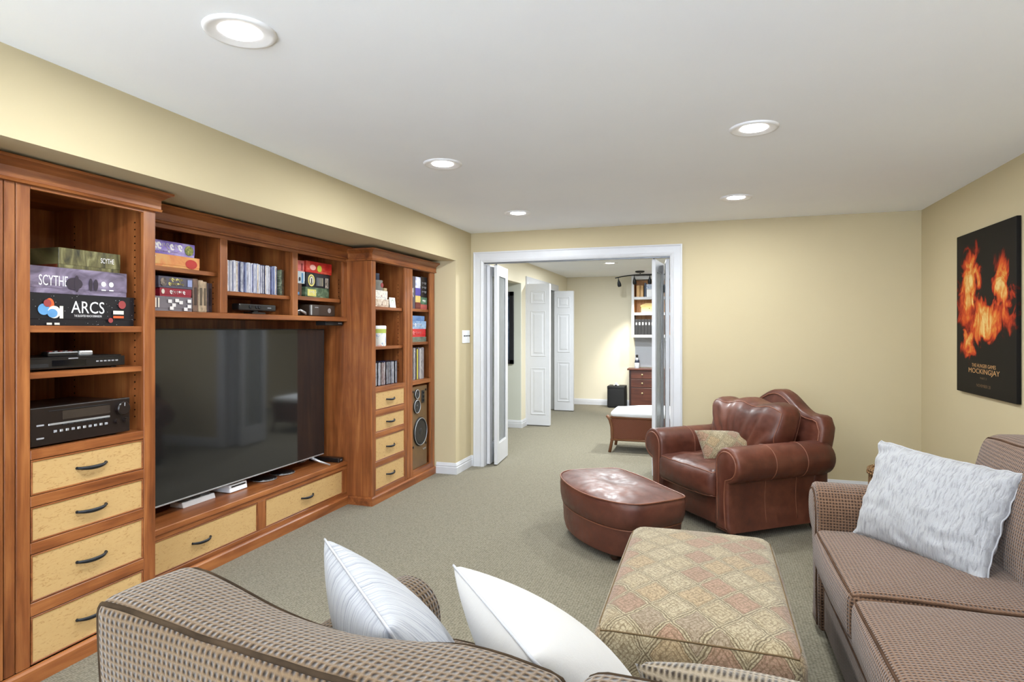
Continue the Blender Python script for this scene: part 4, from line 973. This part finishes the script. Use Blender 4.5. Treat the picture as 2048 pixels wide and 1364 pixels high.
for i in range(3):
    y1 = SY1 - .005 - i * .724; y0 = y1 - .715
    cushion(RS, 'seat_cushion', (.845, (y0 + y1) / 2, .395), (.40, (y1 - y0) / 2 - .004, .085), .035, (.018, 0, .022), (12, 10, 3), FABR, FPIPER, ((2, 1), (2, -1)), lambda p: Vector((p.x, p.y, p.z + wr(p, .005, 4))))
    def dd(p): return Vector((p.x * (1 - .1 * p.z) + .22 * p.z, p.y, p.z - .01 * (p.y / .35) ** 2 + wr(p, .008, 5, i)))
    yb1 = y1 + (.12 if i == 0 else 0); yb0 = y0 - (.12 if i == 2 else 0)
    cushion(RS, 'back_cushion', (1.16, (yb0 + yb1) / 2, .69), (.105, (yb1 - yb0) / 2 - .004, .235), .05, (.04, .01, .02), (4, 12, 10), FABR, FPIPER, ((0, -1), (0, 1)), dd)

# ---- near sofa with its back to the camera
NR = math.radians(-8); NS = thing('sofa', 'brown chenille sofa seen from behind at the bottom of the picture', 'sofa', (-1.09, 1.07, 0), NR)
profN = roll_profile(.0, .235, .10, .03, .49, .105)
for s, x, fy in ((-1, .265, .66), (1, 1.2, .42)): rolled_arm(NS, profN, fy + .04, FAB, FPIPE, s, swap=lambda p, x=x, fy=fy: (x + p[0], fy - p[1], p[2]), uv=True)
b = nbm(); box(b, .265, 1.155, -.06, .64, .03, .29, .015, 2); make('seat_base', b, FAB, NS, True, local=True, auto=50, uv=True)
b = nbm(); box(b, .02, 1.44, -.26, -.05, .03, .58, .04, 3); make('back_frame', b, FAB, NS, True, local=True, auto=50, uv=True)
def lcush(t, name, c, half, r, puff, n, deform, axes, mat=FAB, pm=FPIPE, pr=.0052):
    c = Vector(c); b, mp = soft(half, r, puff, n, lambda p: deform(p) + c); o = make(name, b, mat, t, True, local=True, uv=True)
    for ax, sg in axes: b = nbm(); tube(b, [mp(p) for p in rim(half, ax, sg, 26)], pr, 7, True); make('piping', b, pm, o, True, local=True)
    return o
for i, (x0, x1) in enumerate(((.268, .71), (.712, 1.152))):
    lcush(NS, 'seat_cushion', ((x0 + x1) / 2, .31, .365), ((x1 - x0) / 2, .335, .082), .035, (0, .015, .02), (8, 10, 3), lambda p: p, ((2, 1),))
def sagA(p):      # crushed back cushion: a dip left of the middle, shoulders standing up
    s = max(0, (p.z + .2) / .41); fr = min(1, max(0, (p.y + .1) / .2))
    d = -.052 * math.exp(-((p.x + .01) / .21) ** 2) * fr ** 1.3 + .010 * math.exp(-((p.x + .40) / .1) ** 2) - .012 * math.exp(-((p.x - .45) / .07) ** 2)
    return Vector((p.x, p.y - .03 * (p.z + .2) + wr(p, .008, 5), p.z + d * s + wr(p, .005, 9, 2) * s))
lcush(NS, 'back_cushion', (.445, -.09, .632), (.452, .098, .195), .03, (.008, .03, .012), (22, 5, 9), sagA, ((1, -1), (1, 1)))
lcush(NS, 'back_cushion', (1.19, -.08, .645), (.275, .098, .195), .045, (.008, .03, .016), (16, 5, 9), lambda p: Vector((p.x, p.y - .05 * (p.z + .2), p.z + wr(p, .006, 6, 4))), ((1, -1), (1, 1)))
pillow('throw_pillow', 'brown chenille cushion leaning inside the near sofa at the bottom edge', (-.115, 1.03, .795), (.30, .975, .80), (-.07, 1.24, .47), (.33, 1.19, .47), .085, waffle('lit_chenille', (104, 92, 76), (52, 43, 34), (132, 119, 101), .0095), 18, .03)  # sofa chenille in paler tones, painting the light on its top
pillow('throw_pillow', 'white pillow tip poking up at the bottom edge near the poster-wall sofa', (.215, 1.185, .732), (.38, .93, .73), (.25, 1.35, .46), (.42, 1.05, .46), .06, crinkle_uv('soft_white', (205, 206, 209), (12, 12, 1), .3), 18, .05, 0, PW)

# ---- wicker basket in the corner
t = thing('wicker_basket', 'round brown wicker basket between the armchair and the poster-wall sofa', 'basket', (1.17, 4.35, 0))
WK = NT('wicker', .6, .3); vv = WK.coord('Object'); sx = WK.n('SeparateXYZ'); WK.l(vv, sx.inputs[0])
ang = WK.math('ARCTAN2', sx.outputs[1], sx.outputs[0]); wv = WK.math('MULTIPLY', WK.math('SINE', WK.math('MULTIPLY', ang, 44)), WK.math('SINE', WK.math('MULTIPLY', sx.outputs[2], 260)))
WK.color(WK.ramp(WK.math('ADD', WK.math('MULTIPLY', wv, .5), .5), [(.1, srgb(70, 48, 30)), (.6, srgb(140, 104, 68)), (1, srgb(170, 134, 92))])); WK.bump(wv, .8, .006)
b = nbm(); lathe(b, [(.17, 0), (.19, .02), (.205, .2), (.20, .42), (.195, .475), (.18, .475), (.185, .42), (.18, .05), (0, .04)], 48); bo = make('woven_body', b, WK.m, t, True, local=True, auto=60)
for z, r in ((.47, .2), (.452, .203), (.02, .192)): b = nbm(); tube(b, [(r * math.cos(a), r * math.sin(a), z) for a in [k * 2 * PI / 48 for k in range(48)]], .009, 6, True); make('rim_coil', b, WK.m, t, True, local=True)
b = nbm(); lathe(b, [(.185, .455), (.182, .47), (.1, .478), (0, .48)], 40); make('lid', b, WK.m, t, True, local=True, auto=50)
# ================================================================== poster
t = thing('wall_poster', 'tall black poster with orange flames and gold lettering on the cream wall', 'poster', (XR - .012, 4.44, 1.46))
PO = NT('flame_print', .55, .12); vv = PO.coord('Object'); sp = PO.n('SeparateXYZ')
w1_ = PO.n('TexNoise'); w1_.inputs['Scale'].default_value = 7; w1_.inputs['Detail'].default_value = 6; w1_.inputs['Distortion'].default_value = 1.2; PO.l(vv, w1_.inputs['Vector'])
va = PO.n('VectorMath', operation='MULTIPLY_ADD'); PO.l(w1_.outputs['Color'], va.inputs[0]); va.inputs[1].default_value = (0, .34, .34); PO.l(vv, va.inputs[2]); PO.l(va.outputs[0], sp.inputs[0])
def blob(cy, cz, ry, rz_, tilt=0):
    y = PO.math('SUBTRACT', sp.outputs[1], cy + .17); z = PO.math('SUBTRACT', sp.outputs[2], cz + .17)
    yy = PO.math('ADD', y, PO.math('MULTIPLY', z, tilt))
    d = PO.math('ADD', PO.math('POWER', PO.math('ABSOLUTE', PO.math('DIVIDE', yy, ry)), 2.0), PO.math('POWER', PO.math('ABSOLUTE', PO.math('DIVIDE', z, rz_)), 2.0))
    return PO.math('SUBTRACT', 1.0, d)
bl = [blob(.22, .16, .17, .29, .25), blob(-.25, .13, .14, .26, -.25), blob(-.02, -.06, .30, .14), blob(.20, -.18, .15, .13)]
f = bl[0]
for q in bl[1:]: f = PO.math('MAXIMUM', f, q)
lick = PO.noise(PO.coord('Object', (1, 16, 7)), 1.0, 6, .62, 1.6)
g = PO.math('MULTIPLY', PO.math('MAXIMUM', f, 0.0), PO.math('ADD', lick, .12))
PO.color(PO.ramp(g, [(.04, srgb(22, 20, 19)), (.14, srgb(74, 18, 12)), (.27, srgb(156, 42, 22)), (.40, srgb(196, 78, 32)), (.54, srgb(206, 132, 56)), (.70, srgb(220, 190, 120))]))
b = nbm(); box(b, -.012, .010, -.42, .42, -.517, .517, .002); make('poster_panel', b, PO.m, t, local=True)
GOLD = plain('gold_print', (196, 148, 96), .5, .3, vary=0); DGOLD = plain('dim_gold_print', (112, 84, 56), .5, .3, vary=0)
def pl_(body, z, w, h, m): lettering(body, m, t, (-.0122, 0, z), (0, -1, 0), (0, 0, 1), w, h, local=True)
pl_('THE HUNGER GAMES', -.332, .34, .022, GOLD); pl_('MOCKINGJAY', -.371, .44, .040, GOLD); pl_('PART 2', -.408, .09, .012, DGOLD); pl_('NOVEMBER 20', -.455, .20, .018, DGOLD)

# ================================================================== glass bifold doors in the wide opening
GLS = NT('rain_glass', .10, .5, (.93, .96, .96, 1)); GLS.b.inputs['Transmission Weight'].default_value = .82; GLS.b.inputs['IOR'].default_value = 1.3
rn = GLS.noise(GLS.coord('Object', (45, 45, 6)), 1.0, 3, .55, 1.0); GLS.bump(rn, 1.0, .03)
def glass_leaf(t, x0, y0, x1, y1, z0=.012, z1=2.0, th=.034):
    a, c = Vector((x0, y0, 0)), Vector((x1, y1, 0)); d = (c - a); L = d.length; d.normalize(); nrm = Vector((d.y, -d.x, 0))
    M = Matrix(((d.x, nrm.x, 0, a.x), (d.y, nrm.y, 0, a.y), (0, 0, 1, 0), (0, 0, 0, 1)))
    def pc(nm, u0, u1, w0, w1, h0, h1, mat, par, bev=.002):
        b = nbm(); box(b, u0, u1, w0, w1, h0, h1, bev); bmesh.ops.transform(b, matrix=M, verts=b.verts); return make(nm, b, mat, par)
    st, top, bot = .075, .095, .20
    b = nbm(); box(b, 0, st, -th / 2, th / 2, z0, z1, .002); box(b, L - st, L, -th / 2, th / 2, z0, z1, .002); box(b, st, L - st, -th / 2, th / 2, z0, z0 + bot, .002); box(b, st, L - st, -th / 2, th / 2, z1 - top, z1, .002)
    bmesh.ops.transform(b, matrix=M, verts=b.verts); lf = make('leaf', b, TRIM, t)
    b = nbm()
    for s in (-1, 1):
        for u0, u1, h0, h1 in ((st, L - st, z0 + bot, z0 + bot + .012), (st, L - st, z1 - top - .012, z1 - top), (st, st + .012, z0 + bot, z1 - top), (L - st - .012, L - st, z0 + bot, z1 - top)): box(b, u0, u1, s * .008, s * .014, h0, h1, .001)
    bmesh.ops.transform(b, matrix=M, verts=b.verts); make('glazing_bead', b, TRIM, lf)
    pc('pane', st - .005, L - st + .005, -.003, .003, z0 + bot - .005, z1 - top + .005, GLS.m, lf, 0); return lf
for nm, l, loc, leaves in (('door_1', 'white folding door leaves with rain glass folded at the cabinet side', (-2.06, 5.72, 0), ((-2.105 + .022, 5.725, -2.088, 6.19), (-2.005, 5.725, -2.048, 6.19))),
                        ('door_2', 'white folding door leaves with rain glass folded behind the leather armchair', (-.4, 5.72, 0), ((-.345, 5.725, -.385, 6.19), (-.470, 5.725, -.425, 6.19)))):
    t = bpy.data.objects.new(nm, None); COL.objects.link(t); t.location = loc; t['kind'] = 'structure'; t['label'] = l
    for q in leaves: glass_leaf(t, *q)
    for z in (.3, 1.72):
        xm = (leaves[0][2] + leaves[1][2]) / 2; bx('hinge', xm - .025, xm + .025, 6.186, 6.197, z, z + .08, IRON, t, .001)
    bx('pivot_pin', leaves[1][0] - .006, leaves[1][0] + .006, 5.738, 5.75, 1.995, 2.012, IRON, t, 0)

# ================================================================== closet bifolds in the room beyond
def panel_leaf(t, x0, x1, y, th=.032, z0=.012, z1=2.0, face=-1):
    w = x1 - x0; b = nbm(); box(b, x0, x1, y - th / 2, y + th / 2, z0, z1, .002); lf = make('leaf', b, TRIM, t)
    for h0, h1 in ((.16, .82), (.98, 1.62), (1.72, 1.90)):
        b = nbm(); i0, i1 = x0 + .055, x1 - .055; yf = y - th / 2
        ring = lambda d, yy: [(i0 + d, yy, h0 + d), (i1 - d, yy, h0 + d), (i1 - d, yy, h1 - d), (i0 + d, yy, h1 - d)]
        loft(b, [ring(0, yf - .0005), ring(.004, yf - .006), ring(.012, yf - .006), ring(.022, yf - .001), ring(.04, yf - .001), ring(.055, yf - .006)], caps=True); make('raised_panel', b, TRIM, lf)
for nm, l, loc, lv in (('door_3', 'white folded closet door standing out from the wall, nearer one in the room beyond', (-2.27, 8.3, 0), ((-2.43, -2.10, 8.29), (-2.43, -2.10, 8.33))), ('door_4', 'white folded closet door standing out from the wall, farther one in the room beyond', (-2.3, 9.95, 0), ((-2.44, -2.115, 9.94), (-2.44, -2.115, 9.98)))):
    t = bpy.data.objects.new(nm, None); COL.objects.link(t); t.location = loc; t['kind'] = 'structure'; t['label'] = l
    for x0, x1, y in lv: panel_leaf(t, x0, x1, y)
    b = nbm(); lathe(b, [(.006, 0), (.006, .03), (.016, .04), (.016, .05), (0, .056)], 14, (lv[0][0] + .28, lv[1][2] + .016, 1.0), 1); make('knob', b, SILVER, t, True)

# framed picture in the hall
t = thing('picture_frame', 'dark-framed picture on the grey hall wall beyond the glass doors', 'picture', (-2.86, 8.05, 1.38))
b = nbm()
for x0, x1, z0, z1 in ((-.31, .31, .44, .5), (-.31, .31, -.5, -.44), (-.31, -.25, -.5, .5), (.25, .31, -.5, .5)): box(b, x0, x1, -.028, -.002, z0, z1, .005)
make('frame', b, plain('ebony_frame', (26, 26, 34), .35), t, local=True)
bx('artwork', -.255, .255, -.014, -.004, -.445, .445, art('dusky_print', [(30, 34, 44), (70, 84, 104), (150, 160, 176)], (6, 6, 6)), t, 0, local=True)

# rattan bench
t = thing('rattan_bench', 'rattan bench with a white cushion in the room beyond the glass doors', 'bench', (-.55, 6.98, 0))
RAT = plain('rattan_pole', (116, 74, 46), .45); k = NT('rattan_weave', .55, .35); w_ = k.n('TexWave', wave_type='BANDS'); w_.inputs['Scale'].default_value = 40; w_.inputs['Distortion'].default_value = 2; k.l(k.coord('Object', (1, 1, 1), rot=(0, .8, 0)), w_.inputs['Vector'])
k.color(k.ramp(w_.outputs['Fac'], [(0, srgb(84, 44, 28)), (1, srgb(128, 74, 48))])); k.bump(w_.outputs['Fac'], .5, .004)
hx, hy = .50, .24
for sx_ in (-1, 1):
    for sy_ in (-1, 1):
        b = nbm(); tube(b, [(sx_ * (hx - .02), sy_ * (hy - .01), 0), (sx_ * (hx - .045), sy_ * (hy - .03), .14), (sx_ * (hx - .04), sy_ * (hy - .03), .28), (sx_ * (hx - .02), sy_ * (hy - .018), .36), (sx_ * (hx + .01), sy_ * (hy - .01), .405)], .017, 8); make('leg', b, RAT, t, True, local=True)
for sy_ in (-1, 1):
    b = nbm(); box(b, -hx + .04, hx - .04, sy_ * (hy - .03) - .006, sy_ * (hy - .03) + .006, .15, .375, .002); make('woven_panel', b, k.m, t, local=True)
    for z, e in ((.14, -.045), (.385, 0)): b = nbm(); tube(b, [(-hx - e * 0 + .04, sy_ * (hy - .025), z), (0, sy_ * (hy - .022), z), (hx - .04, sy_ * (hy - .025), z)], .013, 8); make('rail', b, RAT, t, True, local=True)
for sx_ in (-1, 1):
    b = nbm(); box(b, sx_ * (hx - .04) - .006, sx_ * (hx - .04) + .006, -hy + .04, hy - .04, .15, .375, .002); make('woven_panel', b, k.m, t, local=True)
    for z in (.14, .385): b = nbm(); tube(b, [(sx_ * (hx - .035), -hy + .03, z), (sx_ * (hx - .035), hy - .03, z)], .013, 8); make('rail', b, RAT, t, True, local=True)
bx('seat_deck', -hx + .04, hx - .04, -hy + .04, hy - .04, .36, .385, RAT, t, .002, local=True)
b, mp = soft((hx - .03, hy - .0, .03), .028, (0, 0, .05), (12, 10, 2), lambda p: p + Vector((0, 0, .425))); make('cushion', b, plain('bench_white', (226, 228, 234), .8, .2, vary=.01), t, True, local=True)

# chest of drawers
MAH = wood('mahogany', 0, (54, 26, 18), (84, 44, 30), (108, 60, 42), .35)
t = thing('chest_of_drawers', 'dark mahogany chest of drawers against the end wall beyond', 'chest of drawers', (-.95, 10.70, 0))
cx0, cx1 = -.345, .35; bx('carcass', cx0, cx1, -.005, .24, .03, .655, plain('mahogany_side', (48, 22, 18), .4), t, .003, local=True)
bx('top', cx0 - .03, cx1 + .02, -.04, .245, .655, .685, MAH, t, .004, local=True); bx('plinth', cx0 + .01, cx1 - .01, .0, .23, 0, .035, MAH, t, .002, local=True)
for z0, z1 in ((.51, .645), (.36, .50), (.05, .35)):
    d = bx('drawer', cx0 + .035, cx1 - .01, -.02, -.004, z0, z1, MAH, t, .003, local=True)
    for kx in (-.12, .18): b = nbm(); lathe(b, [(.006, 0), (.006, -.012), (.017, -.018), (.016, -.026), (0, -.03)], 16, (kx, -.02, (z0 + z1) / 2 + (.06 if z0 < .1 else 0)), 1); make('knob', b, plain('brass_knob', (190, 170, 130), .3, metal=.6), d, True, local=True)
t = thing('bottle', 'clear bottle with a dark cap standing on the mahogany chest', 'bottle', (-1.17, 10.78, .685))
b = nbm(); lathe(b, [(.038, 0), (.042, .01), (.042, .09), (.03, .13), (.018, .16), (.018, .19)], 20); make('body', b, plain('pale_bottle', (206, 212, 222), .15), t, True, local=True, auto=40)
b = nbm(); lathe(b, [(.0425, .1), (.036, .125), (.028, .15)], 20); make('label_band', b, plain('navy_band', (40, 46, 66), .4), t, True, local=True)
b = nbm(); lathe(b, [(.02, .185), (.022, .225), (.018, .235), (0, .236)], 18); make('cap', b, BLACKP, t, True, local=True, auto=40)

# black subwoofer cube with a small white thing on top
t = thing('black_cube_stool', 'black cube stool beside the mahogany chest', 'stool', (-1.51, 10.75, 0))
b, mp = soft((.15, .15, .185), .02, (.004, .004, .006), (6, 6, 6), lambda p: p + Vector((0, 0, .19))); cb = make('body', b, BLACKM, t, True, local=True)
b = nbm(); box(b, -.152, .152, -.152, .152, .325, .378, .01, 2); make('lid', b, BLACKM, t, True, local=True, auto=40)
for x in (-.11, .11):
    for y in (-.11, .11): b = nbm(); lathe(b, [(.016, 0), (.016, .012)], 12, (x, y, 0)); make('foot', b, BLACKP, t, local=True)
t = thing('small_ornament', 'tiny white ornament on the black cube stool', 'ornament', (-1.52, 10.72, .378)); b = nbm(); lathe(b, [(.05, 0), (.055, .008), (.03, .016), (.022, .03), (.03, .042), (.0, .05)], 20); make('body', b, WHITEP, t, True, local=True, auto=50)
b = nbm(); lathe(b, [(.02, .0), (.02, .02)], 10, (.0, -.045, 0)); make('base_stone', b, BLACKP, t, True, local=True)

# white wall shelves with their things
t = thing('wall_bookcase', 'white open bookcase hung on the end wall of the room beyond', 'bookcase', (-.75, 10.80, 1.22))
OAK = wood('pine_backing', 2, (150, 92, 44), (196, 136, 76), (220, 168, 108), .5)
bx('side', -.50, -.455, -.15, .145, 0, 1.06, TRIM, t, .002, local=True); bx('side', .455, .5, -.15, .145, 0, 1.06, TRIM, t, .002, local=True); bx('back', -.455, .455, .13, .145, 0, 1.06, OAK, t, 0, local=True)
for z in (0, .385, .655, 1.0): bx('shelf', -.455, .455, -.15, .145, z, z + (.045 if z < 1 else .06), TRIM, t, .002, local=True)
bx('side_lining', -.455, -.452, -.12, .13, .43, 1.0, OAK, t, 0, local=True)
for i, (x, w, h, c, l) in enumerate(((-1.17, .06, .20, (214, 170, 110), 'tan book on the top shelf of the white bookcase'), (-1.105, .055, .20, (224, 180, 122), 'light tan book beside the tan one on the top shelf'), (-1.035, .03, .24, (70, 84, 110), 'dark blue book on the top shelf of the white bookcase'))):
    b = nbm(); box(b, 0, w - .003, -.2, 0, 0, h, .003); o = tag(make('book', b, plain('book_cover_%d' % i, c, .5)), l, 'book', 'books on the white bookcase'); o.location = (x, 10.90, 1.22 + .70)
    b = nbm(); box(b, .004, w - .007, -.196, -.004, h - .002, h + .0006, 0); make('page_block', b, CRM, o, local=True)
t = thing('storage_box', 'white and blue box on the top shelf of the white bookcase', 'box', (-.93, 10.78, 1.92)); bx('body', -.07, .07, -.08, .08, 0, .13, WHITEP, t, .003, local=True); bx('lid', -.073, .073, -.083, .083, .13, .22, art('blue_pattern', [(90, 120, 170), (220, 226, 236)], (20, 20, 20)), t, .004, local=True)
t = thing('wooden_chest_box', 'yellow wooden box with a shaped lid on the middle shelf of the white bookcase', 'box', (-.95, 10.78, 1.65)); PINE = plain('pale_pine', (240, 208, 130), .5)
bx('body', -.14, .14, -.09, .09, 0, .10, PINE, t, .003, local=True); b = nbm(); prism(b, [(-.15, .10), (.15, .10), (.15, .125), (.06, .16), (-.06, .16), (-.15, .125)], 1, -.095, .095); make('lid', b, PINE, t, local=True); b = nbm(); lathe(b, [(.008, 0), (.008, .006)], 10, (0, -.098, .07), 1); make('latch', b, BLACKM, t, local=True)
for i in range(9):
    b = nbm(); h = .27; box(b, -.026, .026, -.2, .0, 0, h, .002); o = tag(make('ring_binder', b, BLACKM), 'black ring binder on the lowest shelf of the white bookcase', 'binder', 'black binders on the white bookcase'); o.location = (-1.17 + i * .054, 10.90, 1.266)
    b = nbm(); box(b, -.012, .012, -.2012, -.2, .17, .215, 0)
    make('spine_label', b, WHITEP if i in (1, 2, 5) else LETS, o, local=True)
bx('wall_recess_panel', -1.22, -.28, 10.935, 10.949, .70, 1.22, plain('grey_panel', (176, 180, 188), .6, vary=.01), bev=0, kind='structure').name = 'trim_7'

# track light
t = thing('track_light', 'curved black ceiling track with spotlights in the room beyond', 'track light', (-1.05, 10.1, ZC))
b = nbm(); lathe(b, [(.075, 0), (.075, -.018), (.05, -.03), (.0, -.03)], 28, (0, 0, 0)); make('canopy', b, IRON, t, True, local=True, auto=40)
arc = [(-.40 + .8 * k / 16, .0 + .10 * math.sin(PI * k / 16), -.05 - .055 * ((k - 8) / 8) ** 2 * (1 if k < 8 else .3)) for k in range(17)]
b = nbm(); tube(b, arc, .009, 8); make('rail', b, IRON, t, True, local=True); b = nbm(); tube(b, [(0, 0, -.02), (0, .09, -.05)], .008, 8); make('stem', b, IRON, t, True, local=True)
for k_, ti in ((1, .5), (6, .1), (11, -.1), (15, .0)):
    a = Vector(arc[k_]); d = Vector((.25 * ti, .35, -1)).normalized(); p0 = a + Vector((.0, 0, -.03))
    b = nbm(); tube(b, [a, p0, p0 + d * .03, p0 + d * .06, p0 + d * .10, p0 + d * .125], .02, 12, radii=[.005, .006, .014, .027, .033, .028]); sp_ = make('spot_head', b, IRON, t, True, local=True, auto=50)
    b = nbm(); tube(b, [p0 + d * .1245, p0 + d * .1262], .022, 12); make('spot_lens', b, LENS.m, sp_, True, local=True)
    L = bpy.data.lights.new('spot_bulb', 'SPOT'); L.energy = 40; L.spot_size = math.radians(75); L.spot_blend = .7; L.color = (1, .95, .86); L.shadow_soft_size = .03
    o = bpy.data.objects.new('spot_bulb', L); COL.objects.link(o); o.parent = t; o.location = p0 + d * .14; o.rotation_euler = d.to_track_quat('-Z', 'Y').to_euler()
